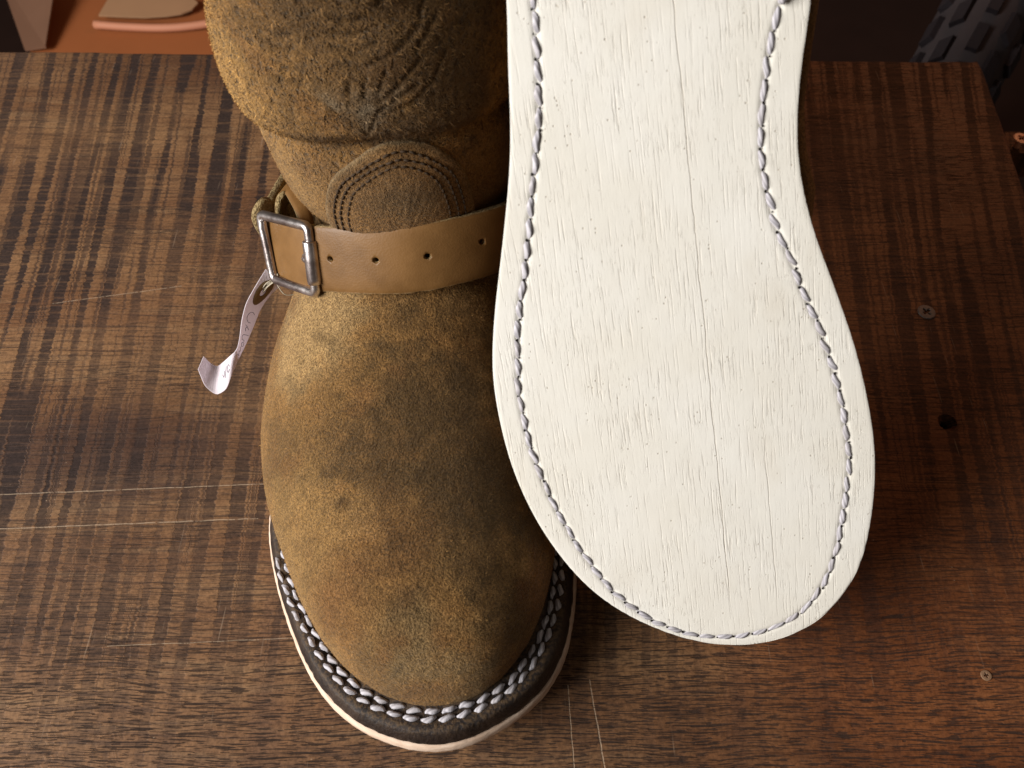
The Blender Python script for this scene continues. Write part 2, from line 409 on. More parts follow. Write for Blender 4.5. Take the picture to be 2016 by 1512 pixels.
top = mesh('table_top', V, F, M_WOOD, None, smooth=False)
# the empty screw hole is a real hole: countersink and bore cut from the board
def cutter(x, y, prof):
    Vc, n = [], 20
    for r, z in prof:
        for i in range(n): Vc.append((x + r * math.cos(2 * math.pi * i / n), y + r * math.sin(2 * math.pi * i / n), z))
    Fc = grid_faces(len(prof), n, True) + [tuple(range(n))[::-1], tuple(range((len(prof) - 1) * n, len(prof) * n))]
    return mesh('cutter', Vc, Fc, None, None, False)
def boolean(o, cut):
    bmm = bmesh.new(); bmm.from_mesh(cut.data); bmesh.ops.recalc_face_normals(bmm, faces=bmm.faces); bmm.to_mesh(cut.data); bmm.free()
    md = o.modifiers.new('b', 'BOOLEAN'); md.operation = 'DIFFERENCE'; md.object = cut; md.solver = 'EXACT'
    dg = bpy.context.evaluated_depsgraph_get(); nm = bpy.data.meshes.new_from_object(o.evaluated_get(dg))
    o.modifiers.remove(md); o.data = nm
    bpy.data.objects.remove(cut)
bmm = bmesh.new(); bmm.from_mesh(top.data); bmesh.ops.recalc_face_normals(bmm, faces=bmm.faces); bmm.to_mesh(top.data); bmm.free()
boolean(top, cutter(.1766, .1666, [(.0013, -.014), (.0015, -.0032), (.0037, -.0005), (.0042, .001)]))
top.parent = table; top.matrix_parent_inverse = table.matrix_world.inverted() if False else Matrix.Translation((0, -.15, .70))
for (x, y) in ((.205, .36), (-.35, .36), (-.35, -.17), (.155, -.17)):
    bm = bmesh.new(); box(bm, x - .028, x + .028, y - .028, y + .028, -.70, -.036)
    bmesh.ops.bevel(bm, geom=bm.edges[:], offset=.003, segments=2, affect='EDGES')
    lg = bm_obj('leg', bm, M_WOOD); lg.parent = table; lg.matrix_parent_inverse = Matrix.Translation((0, -.15, .70))
# cleat that sticks out under the right edge
bm = bmesh.new(); box(bm, .200, .345, .3665, .3875, -.0545, -.0365)
bmesh.ops.bevel(bm, geom=bm.edges[:], offset=.0012, segments=2, affect='EDGES')
cl = bm_obj('cleat', bm, M_WOOD); cl.parent = table; cl.matrix_parent_inverse = Matrix.Translation((0, -.15, .70))

def screw(name, loc, r, mat, label, raised=0.0, rot=.4):
    root = empty(name, loc); tag(root, label, 'screw')
    n = 28; prof = [(r * .62, -.0022), (r * .97, -.0003 + raised), (r, .0001 + raised), (r * .93, .0004 + raised), (r * .55, .00045 + raised)]
    if raised: prof = [(r * .42, -.002), (r * .42, raised - .0015)] + prof[1:]
    Vc = []
    for rr, z in prof:
        for i in range(n): Vc.append((rr * math.cos(2 * math.pi * i / n), rr * math.sin(2 * math.pi * i / n), z))
    # cross recess: inner ring in a plus shape, then sunk floor
    def plus(a, s):
        a = a - rot; w, l = r * .17, r * .60
        c, si = abs(math.cos(a)), abs(math.sin(a))
        d = max(min(l / max(c, 1e-6), w / max(si, 1e-6)), min(w / max(c, 1e-6), l / max(si, 1e-6)))
        return min(d, l * 1.02) * s
    for s, z in ((1, .0004 + raised), (.8, -.0009 + raised)):
        for i in range(n):
            a = 2 * math.pi * i / n; d = plus(a, s); Vc.append((d * math.cos(a), d * math.sin(a), z))
    k = len(prof) + 2
    Fc = grid_faces(k, n, True)
    hd = mesh('screw_head', Vc, Fc, mat, root, False)
    fl = mesh('cross_recess', [tuple(Vc[(k - 1) * n + i]) for i in range(n)], [tuple(range(n))], M_DARK, root, False)
    return root
screw('screw', (.1838, .2230, .0002), .0039, M_IRON, 'dull countersunk screw in the table right of the pale sole', 0, .6)
screw('screw', (.1607, .0672, .0000), .0018, mat_plain('pale_screw', (.20, .12, .07), .8, .1, 900), 'tiny worn screw near the lower right corner of the table', 0, .2)
screw('screw', (.2935, .3735, -.0365), .0046, M_LIT_SCREW, 'cross head screw in painted warm orange light standing proud beyond the right table edge', .006, .5)

# ------------------------------------------------------------------ boot, local frame in metres: x right, y toe to heel, z up from the sole
def tspring(y): return .014 * np.clip(1 - np.asarray(y) / .10, 0, 1) ** 2

def foot_shell():
    # station y, feather left x, feather right x, widest left, widest right, top height above the feather (mm)
    T = np.array([
        (11.3, -2, 4, -2, 4, 1), (12.2, -6, 9, -6, 9, 8), (13.5, -10.5, 13.5, -10.5, 13.5, 14), (15.4, -15, 17.5, -15.5, 18, 19.5), (19.4, -21.5, 22.5, -22.5, 23.5, 27),
        (24, -27, 26.5, -28.5, 28, 32), (31.5, -33.5, 31.5, -35.5, 33.5, 36.5), (42, -41, 35.5, -43, 38, 40), (54, -47, 38.3, -50, 41.5, 41.5),
        (67, -51, 39.3, -56.5, 43, 42.5), (80, -54.5, 38.5, -62.3, 43, 43.5), (95, -57, 36.5, -66.8, 42, 45.5), (107, -57, 34, -69, 40.5, 48.5),
        (119, -55, 31.5, -69.5, 38.5, 53), (130, -53, 29, -69.2, 37, 57), (142, -50, 27, -67.3, 35, 63.5), (155, -46, 25, -63, 33, 70),
        (175, -43, 24, -60, 31, 80), (200, -42, 24, -58, 31, 84), (230, -41, 25, -57, 31, 84), (255, -38, 25, -52, 30, 80), (275, -30, 18, -44, 23, 74), (286, -18, 6, -30, 10, 66), (291, -9, -3, -12, -4, 40)])
    ys = []
    for a, b in zip(T[:-1, 0], T[1:, 0]): ys += list(np.linspace(a, b, 5, endpoint=False))
    ys.append(T[-1, 0]); ys = np.array(ys)
    cols = [np.interp(ys, T[:, 0], T[:, k]) for k in range(6)]
    # smooth the stations away from the toe tip
    for k in range(1, 6):
        c = cols[k].copy()
        for _ in range(6): c[22:-4] = (c[21:-5] + 2 * c[22:-4] + c[23:-3]) / 4
        cols[k] = c
    V, nt = [], 44
    for i, y in enumerate(ys):
        fl, fr, wl, wr, h = [c[i] for c in cols[1:]]
        zb = 11.5 + 1000 * float(tspring(y / 1000))
        h = h * (1 - .10 * np.clip((40 - y) / 40, 0, 1))
        for j in range(nt):
            a = math.pi * j / (nt - 1); c, s = math.cos(a), math.sin(a)
            pw = 2 / np.interp(y, [60, 125], [2.35, 1.95])
            cx = math.copysign(abs(c) ** pw, c); sz = s ** pw
            g = min(1, sz / .35); g = g * g * (3 - 2 * g)              # from the feather line out to the widest line
            L = fl + (wl - fl) * g; R = fr + (wr - fr) * g
            mid = (L + R) / 2; hw = (R - L) / 2
            V.append((mid + hw * cx, y, zb + h * sz))
        V.append((fr * .9, y, zb - 3)); V.append((fl * .9, y, zb - 3))
    nc = nt + 2; F = grid_faces(len(ys), nc, True)
    F.append(tuple(range(nc))[::-1]); F.append(tuple(range((len(ys) - 1) * nc, len(ys) * nc)))
    return np.array(V) / 1000, F

def shaft_shell():
    # z, front y, back y, half width, centre x (mm)
    T = np.array([(40, 175, 280, 38, -13), (60, 163, 284, 42, -13.5), (78, 151, 284, 45, -13.5), (92, 143.5, 281, 46, -14), (106, 143.5, 280, 47, -15),
                  (120, 143, 281, 48.5, -15.5), (135, 141, 283, 49, -16.5), (160, 140, 285, 49.5, -17), (190, 141, 286, 51, -18), (220, 142, 288, 53, -19), (247, 143, 289, 55, -20)])
    zs = np.linspace(40, 247, 60); V = []; n = 72
    for z in zs:
        f, b, rx, xc = [np.interp(z, T[:, 0], T[:, k]) for k in range(1, 5)]
        yc, ry = (f + b) / 2, (b - f) / 2
        for j in range(n):
            a = 2 * math.pi * j / n; c, s = math.cos(a), math.sin(a); pw = 2 / 2.25
            V.append((xc + rx * math.copysign(abs(c) ** pw, c), yc + ry * math.copysign(abs(s) ** pw, s), z))
    F = grid_faces(60, n, True); F.append(tuple(range(n))[::-1]); F.append(tuple(range(59 * n, 60 * n)))
    return np.array(V) / 1000, F

def fused(voxel):
    V1, F1 = foot_shell(); V2, F2 = shaft_shell()
    bm = bmesh.new()
    for V, F in ((V1, F1), (V2, F2)):
        vs = [bm.verts.new(v) for v in V]
        for f in F:
            try: bm.faces.new([vs[i] for i in f])
            except ValueError: pass
    bmesh.ops.recalc_face_normals(bm, faces=bm.faces)
    m = bpy.data.meshes.new('shell'); bm.to_mesh(m); bm.free()
    o = bpy.data.objects.new('shell', m); COL.objects.link(o)
    r = o.modifiers.new('r', 'REMESH'); r.mode = 'VOXEL'; r.voxel_size = voxel
    s = o.modifiers.new('s', 'SMOOTH'); s.factor = .5; s.iterations = 14
    dg = bpy.context.evaluated_depsgraph_get(); nm = bpy.data.meshes.new_from_object(o.evaluated_get(dg))
    bpy.data.objects.remove(o)
    return nm

def get_co(m):
    a = np.empty(len(m.vertices) * 3); m.vertices.foreach_get('co', a); return a.reshape(-1, 3)
def get_no(m):
    a = np.empty(len(m.vertices) * 3); m.vertex_normals.foreach_get('vector', a); return a.reshape(-1, 3)
def set_co(m, c): m.vertices.foreach_set('co', np.asarray(c, np.float64).ravel()); m.update()
def nz(P, s, off=0.0, oct=2):
    return np.array([noise.fractal(Vector((p[0] * s + off, p[1] * s + off * .7, p[2] * s - off)), 1.0, 2.0, oct) for p in P])

M_UP = fused(.0015)
# stamped emblem on the shaft front: strokes in the (x, z) plane of the front, millimetres
EMB = [[(-39, 163), (-33, 162), (-29, 163)], [(-38, 159), (-32, 158), (-29, 159.5)], [(-37, 155), (-31, 154), (-28, 155)], [(-36, 151), (-30, 150.5), (-27, 151.5)],
       [(-18, 168), (-12, 167), (-8, 169)], [(-19, 164.5), (-13, 163.5), (-7, 165.5)], [(-19, 161), (-13, 160), (-8, 161.5)], [(-18, 157), (-12, 156), (-6, 158), (0, 161)],
       [(-22, 144), (-15, 138), (-14, 134.5)], [(-14, 134.5), (-10, 143), (-4, 147), (0, 149)], [(-17, 146), (-16, 152)], [(-13, 147), (-12, 153)], [(-9, 149), (-7, 154)],
       [(-8, 142), (-2, 144), (4, 149), (8, 156)], [(-10, 145.5), (-4, 150), (2, 156)], [(-3, 160), (3, 164), (5, 170)], [(1, 158), (7, 165)], [(-6, 171), (0, 175)]]
def shape_upper(m):
    # finer faces where the emblem is stamped
    bm = bmesh.new(); bm.from_mesh(m)
    ed = [e for e in bm.edges if all(-.045 < v.co.x < .014 and .128 < v.co.z < .180 and v.co.y < .175 for v in e.verts)]
    bmesh.ops.subdivide_edges(bm, edges=ed, cuts=2, use_grid_fill=True)
    bmesh.ops.recalc_face_normals(bm, faces=bm.faces)
    # open the top of the shaft
    bmesh.ops.delete(bm, geom=[f for f in bm.faces if f.calc_center_median().z > .2445], context='FACES')
    bm.to_mesh(m); bm.free()
    P, N = get_co(m), get_no(m); X, Y, Z = P.T * 1000
    disp = np.zeros(len(P))
    # slack fold: the shaft sags over the ankle along a curved line
    n1 = nz(P, 28, 3.0)
    zf = 129 - .0095 * np.abs(X + 10) ** 1.9 * np.where(X < -10, .72, .8) + 1.4 * n1
    zf = np.maximum(zf, 98)
    d = Z - zf; front = sm(Y, 235, 190)
    disp += front * (3.3 * sm(d, -1.5, 8) * sm(d, 46, 12) - 2.2 * np.exp(-((d + 2.2) / 2.6) ** 2))
    # second, softer wrinkle higher up and a crease at the left flank of the ankle
    d2 = Z - (168 + .25 * X); disp += front * (-1.2 * np.exp(-(d2 / 5) ** 2))
    # walking creases over the vamp
    for y0, sl, w, dep in ((118, .10, 7, .35), (104, -.12, 8, .3)):
        dd = Y - (y0 + sl * (X + 10)) - 5 * n1; disp += -dep * np.exp(-(dd / w) ** 2) * sm(Z, 35, 60) * sm(Y, 150, 130)
    disp += .5 * nz(P, 13, 9.0) + .12 * nz(P, 55, 1.0) + .08 * nz(P, 260, 4.0, 3)
    # coarser, looser nap on the shaft
    coarse = sm(Z, 96, 128)
    disp += coarse * .20 * nz(P, 420, 6.0, 2)
    emb = np.zeros(len(P)); sel = np.where((X > -48) & (X < 17) & (Z > 126) & (Z < 182) & (Y < 185))[0]
    for s in EMB:
        for a, b in zip(s[:-1], s[1:]):
            a, b = np.array(a, float), np.array(b, float); q = np.stack([X[sel], Z[sel]], 1) - a; ab = b - a
            h = np.clip(q @ ab / (ab @ ab), 0, 1); dd = np.linalg.norm(q - h[:, None] * ab, axis=1)
            emb[sel] = np.maximum(emb[sel], np.clip(1 - dd / .95, 0, 1))
    disp -= .6 * emb
    P2 = P + N * disp[:, None] / 1000
    set_co(m, P2)
    # ochre hide with stained, scuffed and oily areas; vamp's side shading partly painted in
    n2, n3, n4 = nz(P, 34, 11.0, 3), nz(P, 75, 17.0, 3), nz(P, 190, 23.0, 2)
    col = np.zeros((len(P), 3)); base = np.array((.300, .163, .055)); col[:] = base
    def mixc(c, f):
        f = np.clip(f, 0, 1)[:, None]; col[:] = col * (1 - f) + np.array(c) * f
    mixc((.38, .230, .092), .5 * sm(n2, .05, .5))
    mixc((.145, .085, .034), .6 * sm(-n2 + .25 * n3, .0, .65))
    mixc((.20, .085, .030), .3 * sm(n3 - .3 * n2, .2, .7))
    def spot(c, x, y, z, r, f, jit=.45):
        dist = np.sqrt((X - x) ** 2 + (Y - y) ** 2 + (Z - z) ** 2) / r + jit * n3 + .25 * n4
        mixc(c, f * sm(dist, 1.15, .35))
    grey = (.225, .168, .085)
    spot(grey, 4, 27, 44, 18, .5, .9); spot(grey, 14, 20, 32, 13, .4, .9); spot(grey, -6, 128, 88, 13, .65); spot(grey, 8, 122, 82, 12, .6); spot(grey, -30, 132, 76, 12, .45)
    spot((.47, .31, .14), -46, 130, 62, 25, .85); spot((.42, .28, .13), -34, 138, 74, 13, .5); spot((.37, .225, .085), -44, 60, 45, 30, .55); spot((.40, .24, .09), -46, 22, 26, 20, .5)
    spot((.105, .062, .024), 2, 90, 60, 42, .85, .5); spot((.105, .060, .023), 10, 56, 50, 32, .72, .6); spot((.13, .072, .028), -26, 84, 60, 17, .5, .8); spot((.11, .065, .026), 4, 100, 66, 24, .7); spot((.10, .060, .024), 26, 70, 55, 26, .7); spot((.11, .062, .022), 24, 36, 40, 17, .7); spot((.14, .078, .03), -20, 78, 62, 15, .45)  # dark vamp stains, with shade of the middle and right mixed into the colour
    spot((.24, .115, .04), -12, 52, 56, 19, .4); spot((.24, .095, .03), 34, 46, 36, 14, .6); spot((.26, .12, .04), -28, 35, 48, 15, .45)
    spot((.12, .066, .028), -30, 150, 124, 15, .5); spot((.13, .07, .028), -6, 140, 132, 14, .7); spot((.12, .070, .034), 8, 142, 138, 22, .6); spot((.14, .075, .03), -35, 150, 165, 16, .5)
    spot((.115, .068, .033), -4, 140, 155, 42, .62); spot((.41, .24, .085), -52, 160, 140, 22, .65); spot((.40, .235, .09), -45, 152, 108, 16, .7); spot((.42, .25, .10), -54, 175, 100, 18, .6)
    # the stamped arrow is worn grey
    tri = sm(Z, 134, 137) * sm((X + 14) - (Z - 134) * .75, 1.5, -1) * sm(-(X + 14) - (Z - 134) * .75, 1.5, -1) * sm(Z, 152, 147) * sm(Y, 190, 170)
    mixc((.185, .155, .110), tri * (.45 + .6 * n4))
    mixc((.075, .042, .018), .75 * emb)
    col = np.clip(col * .86 * (1 + .16 * n4[:, None]), .005, 1)
    ca = m.color_attributes.new('tint', 'FLOAT_COLOR', 'POINT'); ca.data.foreach_set('color', np.c_[col, np.ones(len(P))].astype(np.float32).ravel())
    fa = m.attributes.new('coarse', 'FLOAT', 'POINT'); fa.data.foreach_set('value', coarse.astype(np.float32))
    m.polygons.foreach_set('use_smooth', [True] * len(m.polygons))
    return col
TINT = shape_upper(M_UP)

def fibres(m, n, ymax, lo, hi, coarse=1.0):
    m.calc_loop_triangles()
    tri = np.empty(len(m.loop_triangles) * 3, int); m.loop_triangles.foreach_get('vertices', tri); tri = tri.reshape(-1, 3)
    P, N = get_co(m), get_no(m); A, B, Cc = P[tri[:, 0]], P[tri[:, 1]], P[tri[:, 2]]
    ar = np.linalg.norm(np.cross(B - A, Cc - A), axis=1); cen = (A + B + Cc) / 3
    ar = ar * (cen[:, 1] < ymax) * (cen[:, 2] > .016) * (cen[:, 2] < .20)
    ar *= 1 + coarse * (cen[:, 2] > .12)
    t = rng.choice(len(tri), n, p=ar / ar.sum()); r1, r2 = np.sqrt(rng.random(n)), rng.random(n)
    w = np.stack([1 - r1, r1 * (1 - r2), r1 * r2], 1)
    p = (P[tri[t]] * w[:, :, None]).sum(1); nn = (N[tri[t]] * w[:, :, None]).sum(1); c = (TINT[tri[t]] * w[:, :, None]).sum(1)
    L = rng.uniform(lo, hi, n) * (1 + .5 * (p[:, 2] > .12)); long = rng.random(n) < .03; L[long] *= 1.8
    d = rng.normal(size=(n, 3)); d -= (d * nn).sum(1)[:, None] * nn; d /= np.linalg.norm(d, axis=1)[:, None]
    dirn = d + nn * rng.uniform(.15, .9, n)[:, None]; dirn /= np.linalg.norm(dirn, axis=1)[:, None]
    side = np.cross(dirn, nn); side /= np.linalg.norm(side, axis=1)[:, None]
    wd = rng.uniform(.05, .10, n)[:, None] / 1000
    b0 = p - nn * .0002
    mid = b0 + dirn * (L * .55)[:, None]; tip = mid + (dirn * .8 + d * .5) * (L * .45)[:, None] - nn * (L * .10)[:, None]
    V = np.stack([b0 - side * wd, b0 + side * wd, mid + side * wd * .8, mid - side * wd * .8, tip], 1).reshape(-1, 3)
    q = np.arange(n) * 5
    F = [(a, a + 1, a + 2, a + 3) for a in q] + [(a + 3, a + 2, a + 4) for a in q]
    mm = bpy.data.meshes.new('nap_fibres'); mm.from_pydata(V.tolist(), [], [tuple(map(int, f)) for f in F]); mm.update()
    f2 = (rng.uniform(.7, 1.25, n) * np.where(rng.random(n) < .07, 1.75, 1))[:, None]; cc = np.repeat(np.c_[np.clip(c * f2, 0, 1), np.ones(n)], 5, axis=0)
    ca = mm.color_attributes.new('tint', 'FLOAT_COLOR', 'POINT'); ca.data.foreach_set('color', cc.astype(np.float32).ravel())
    return mm
M_FIB = fibres(M_UP, 150000, .205, .0004, .0013)

# outlines (mm, local): the pale midsole's edge of each boot, and the feather line of the upper
OUT_R = [(-36.8, 192.3), (-38.5, 181.3), (-39.8, 169.8), (-40.7, 162.7), (-42.0, 155.4), (-43.8, 148.1), (-45.8, 140.6), (-48.3, 131.6), (-51.0, 122.4), (-53.8, 111.5), (-55.5, 102.9), (-56.1, 97.0), (-56.2, 90.8), (-55.8, 79.6), (-54.7, 69.7), (-53.1, 62.2), (-50.4, 52.4), (-46.8, 43.4), (-42.0, 33.5), (-35.3, 23.7), (-27.4, 15.7), (-18.8, 9.2), (-9.8, 3.9), (-0.6, 0.4), (8, -1.0), (18.2, -0.6), (27.8, 2.7), (35.3, 8.9), (41.6, 18.0), (44.7, 26.0), (47.0, 38.2), (48.1, 48.7), (48.3, 58.5), (47.9, 65.4), (46.6, 75.1), (44.3, 87.4), (41.8, 97.6), (38.9, 107.2), (36.4, 115.4), (33.9, 122.6), (32.0, 129.9), (30.7, 136.2), (30.0, 141.4), (29.5, 148.1), (29.8, 154.3), (30.6, 162.2), (31.8, 169.1), (33.1, 175.3), (34.3, 181.5), (35.8, 195), (36.5, 215), (36, 240), (33, 260), (26, 280), (14, 294), (-2, 299), (-18, 294), (-29, 280), (-34, 260), (-36, 240), (-36, 212)]
OUT_L = [(-62.6, 70.1), (-56.2, 52.4), (-48.3, 36.4), (-40.3, 23.5), (-31.1, 13.2), (-20.9, 6.1), (-9.9, 1.7), (-.2, 0), (8.2, .5), (17, 3.3), (25.5, 8), (32.2, 12.9), (38.2, 19.3), (43.4, 28.3), (46.5, 38.6), (48.9, 53.9), (49.2, 70), (47, 86), (40, 105), (33, 125), (28, 145), (26, 165), (27, 185), (29, 210), (30, 235), (28, 258), (22, 280), (9, 294), (-6, 298), (-21, 293), (-34, 278), (-41, 255), (-43, 230), (-44, 200), (-45.5, 180), (-49, 160), (-55, 140), (-61, 120), (-64.5, 100), (-65, 85)]
FEA_L = [(-54, 67), (-51, 59.6), (-45.7, 49.0), (-39.9, 40.2), (-33.6, 31), (-27.7, 24.0), (-21.8, 19.0), (-14.9, 15.0), (-5, 11.8), (2.5, 11.2), (11, 12.9), (17.1, 15.4), (24.1, 20.1), (29.4, 26.8), (33.6, 34.4), (37.1, 43.0), (39.1, 53.6), (39.5, 64.4), (38.5, 74)]

def offset(P, d):
    t = np.roll(P, -1, 0) - np.roll(P, 1, 0); t /= np.linalg.norm(t, axis=1)[:, None]
    ar = .5 * np.sum(P[:, 0] * np.roll(P[:, 1], -1) - np.roll(P[:, 0], -1) * P[:, 1])
    n = np.stack([-t[:, 1], t[:, 0]], 1) * np.sign(ar)
    return P + n * np.asarray(d)[..., None]

def ring_mesh(name, out, prof, mat, parent, zs=1, cap=False, lips=None, rough=.12):
    """profile (inset, height) swept round a boot outline in mm; zs=-1 flips the boot upside down"""
    n = len(out); V = []
    for k, (d, z) in enumerate(prof):
        jit = rough * np.array([noise.noise(Vector((p[0] * .9, p[1] * .9, k * .35))) for p in out])
        q = offset(out, d + jit); V.append(np.c_[q / 1000, z / 1000 + tspring(q[:, 1] / 1000)])
    V = np.concatenate(V); V[:, 2] *= zs
    F = grid_faces(len(prof), n, True)
    if cap: F.append(tuple(range(n)))
    o = mesh(name, V, F, mat, parent)
    bmm = bmesh.new(); bmm.from_mesh(o.data); bmesh.ops.recalc_face_normals(bmm, faces=bmm.faces); bmm.to_mesh(o.data); bmm.free()
    if lips is not None:
        fa = o.data.attributes.new('lip', 'FLOAT', 'POINT'); fa.data.foreach_set('value', np.repeat(np.array(lips, np.float32), n))
    return o

def stitch_mesh(L, w, h, seed):
    r = random.Random(seed); V, n, m = [], 8, 7
    for i in range(m):
        t = i / (m - 1); a = math.sin(math.pi * (.06 + .88 * t)) ** .6
        sway = .12 * w * math.sin(2.2 * math.pi * t + seed)
        for j in range(n):
            an = 2 * math.pi * j / n + t * 1.2
            lump = 1 + .12 * math.cos(3 * an + seed) + r.uniform(-.04, .04)
            V.append((sway + w / 2 * a * math.cos(an) * lump, (t - .5) * L, h / 2 * a * math.sin(an) * lump - h * .35 * (2 * t - 1) ** 4))
    F = grid_faces(m, n, True) + [tuple(range(n))[::-1], tuple(range((m - 1) * n, m * n))]
    mm = bpy.data.meshes.new('stitch'); mm.from_pydata(V, [], F); mm.update()
    mm.polygons.foreach_set('use_smooth', [True] * len(mm.polygons)); mm.materials.append(M_THREAD)
    return mm
ST_SOLE = [stitch_mesh(.0059, .0018, .0015, s) for s in range(5)]
ST_WELT = [stitch_mesh(.0050, .00185, .0016, s + 9) for s in range(5)]

def lay_stitches(path, meshes, parent, nrm, zfun, zs=1, yaw=.12, first=0):
    """one stitch object per path step; path in mm on the boot's plan"""
    for i in range(len(path) - 1):
        a, b = path[i], path[i + 1]; c = (a + b) / 2000; d = b - a
        o = bpy.data.objects.new('stitch', meshes[random.randrange(len(meshes))]); COL.objects.link(o); o.parent = parent
        z0, z1 = zfun(a[1] / 1000), zfun(b[1] / 1000)
        y = Vector((d[0] / 1000, d[1] / 1000, z1 - z0)); L = y.length; y.normalize()
        z = Vector((0, 0, 1.0 * nrm)); x = y.cross(z).normalized(); z = x.cross(y)
        R = Matrix((x, y, z)).transposed().to_4x4()
        o.matrix_local = Matrix.Translation((c[0] + random.gauss(0, .00012), c[1], (z0 + z1) / 2)) @ R @ Matrix.Rotation(yaw + random.gauss(0, .07), 4, 'Z') @ Matrix.Rotation(random.gauss(0, .25), 4, 'Y') @ Matrix.Diagonal((random.uniform(.9, 1.12), L / .0054 * random.uniform(.93, 1.03), random.uniform(.9, 1.1), 1))

# ================================================================== standing boot
BL = empty('leather_boot', (-.026, .041, 0))
tag(BL, 'tan suede boot standing upright with buckled strap and paper tag', 'boot', 'pair of suede boots')
up_l = link('upper', M_UP, M_SUEDE, BL)
tag(up_l, 'mottled ochre rough suede upper')
fb = link('nap_fibres', M_FIB, M_FIBRE, up_l); tag(fb, kind='stuff')

outl = spline(OUT_L, 420, True)
welt_l = ring_mesh('welt', outl, [(30, 9), (17, 12.2), (11.5, 12.6), (10, 11.9), (8.2, 11.6), (6.8, 12.3), (5.4, 12.6), (4.2, 12.2), (3.3, 10.8), (2.2, 8.2), (1.5, 6.2), (1.6, 5.2), (4, 4.9)], M_WELT, BL,
                   lips=[.6, .9, .9, .6, .5, 1, 1, .8, .25, 0, 0, 0, 0], rough=.3)
tag(welt_l, 'dark brown welt with a fuzzy worn lip')
mid_l = ring_mesh('midsole', outl, [(2.6, 5.2), (1.3, 5.0), (.7, 4.4), (.15, 1.2), (.2, .3), (.8, .02), (6, 0)], M_EDGE, BL, cap=False, rough=.22)
bmm = bmesh.new(); bmm.from_mesh(mid_l.data); bmm.verts.ensure_lookup_table()
nn_ = len(outl); bmm.faces.new([bmm.verts[6 * nn_ + i] for i in range(nn_)]); bmesh.ops.recalc_face_normals(bmm, faces=bmm.faces); bmm.to_mesh(mid_l.data); bmm.free()
# two rows of welt stitching round the toe
for k, off in enumerate((1.2, 3.7)):
    fe = np.array(spline(FEA_L, 400))
    t = np.gradient(fe, axis=0); t /= np.linalg.norm(t, axis=1)[:, None]
    p = fe + np.stack([t[:, 1], -t[:, 0]], 1) * (-off if False else off)
    L = np.r_[0, np.cumsum(np.linalg.norm(np.diff(p, axis=0), axis=1))]
    s = np.arange(.5 + k * 2.2, L[-1], 5.45)
    pp = np.stack([np.interp(s, L, p[:, 0]), np.interp(s, L, p[:, 1])], 1)
    lay_stitches(pp, ST_WELT, welt_l, 1, lambda y: .0124 + float(tspring(y)), yaw=.14)

BV = BVHTree.FromPolygons([tuple(v.co) for v in M_UP.vertices], [tuple(p.vertices) for p in M_UP.polygons])

# arched end of the vamp, sewn over the shaft front with three rows
ARCH = [(-32.5, 84), (-33, 92), (-32.2, 102), (-28, 113.5), (-20.5, 121.5), (-13.8, 126), (-7.3, 127.6), (-1, 126), (4.8, 121.5), (9.8, 113.5), (12.3, 102), (13, 92), (12.5, 84)]
def hit_front(x, z):
    r = BV.ray_cast(Vector((x / 1000, .02, z / 1000 + .06)), Vector((0, 1, -.55)).normalized())
    return r[0], r[1]
def arch_ring(inset, n=90):
    a = np.array(spline(ARCH, n)); t = np.gradient(a, axis=0); t /= np.linalg.norm(t, axis=1)[:, None]
    q = a + np.stack([t[:, 1], -t[:, 0]], 1) * inset
    return q
def on_surface(q, lift):
    out = []
    for x, z in q:
        z0 = z
        # aim so that the landing point has this height
        tgt = None; zz = z
        for _ in range(6):
            h, nrm = hit_front(x, zz + 20)
            if h is None: break
            tgt = (h, nrm); zz += (z - h.z * 1000) * .7
        h, nrm = tgt
        nn = nrm if nrm.y < 0 else -nrm
        out.append(np.array(h + nn * lift / 1000))
    return np.array(out)
rows = []
for inset, lift in ((0, -.6), (0, .6), (.15, 1.2), (.6, 1.5), (1.8, 1.55), (3.0, 1.35), (4.2, 1.5), (6.2, 1.45), (8, 1.6)):
    rows.append(on_surface(arch_ring(inset), lift))
for sc_ in (.88, .74, .6, .46, .32, .18, .04):
    rows.append(on_surface((arch_ring(8) - np.array([-10, 84])) * sc_ + np.array([-10, 84]), 1.7))
Vp = np.concatenate(rows)
bmm = bmesh.new(); vs = [bmm.verts.new(v) for v in Vp]
for f in grid_faces(len(rows), 90): bmm.faces.new([vs[i] for i in f])
nl = (len(rows) - 1) * 90
for i in range(44): bmm.faces.new([vs[nl + i], vs[nl + i + 1], vs[nl + 88 - i], vs[nl + 89 - i]])
for v in bmm.verts: v.co += Vector((0, 0, 0)) + Vector((noise.noise(v.co * 700), noise.noise(v.co * 700 + Vector((5, 5, 5))), 0)) * .00018
patch = bm_obj('tongue_patch', bmm, M_SUEDE, BL, True)
if sum(p.normal.y for p in patch.data.polygons) > 0: patch.data.flip_normals()
tag(patch, 'arched suede patch with three rows of dark stitching')
Pp = get_co(patch.data); e = np.r_[np.zeros(90), np.ones(90 * 2), np.full(90, .6), np.full(90, .15), np.zeros(90 * 11)]
cc = np.array([.255, .135, .047]) * (1 - e[:, None]) + np.array([.27, .185, .095]) * e[:, None]
cc *= .8 * (1 + .35 * nz(Pp, 90, 3., 3))[:, None]
dkk = np.exp(-(((Pp[:, 0] * 1000 + 6) / 13) ** 2 + ((Pp[:, 2] * 1000 - 106) / 7) ** 2))[:, None]; cc = cc * (1 - .4 * dkk) + np.array([.10, .072, .038]) * .4 * dkk
ca = patch.data.color_attributes.new('tint', 'FLOAT_COLOR', 'POINT'); ca.data.foreach_set('color', np.c_[np.clip(cc, 0, 1), np.ones(len(Pp))].astype(np.float32).ravel())
Vs, Fs = [], []
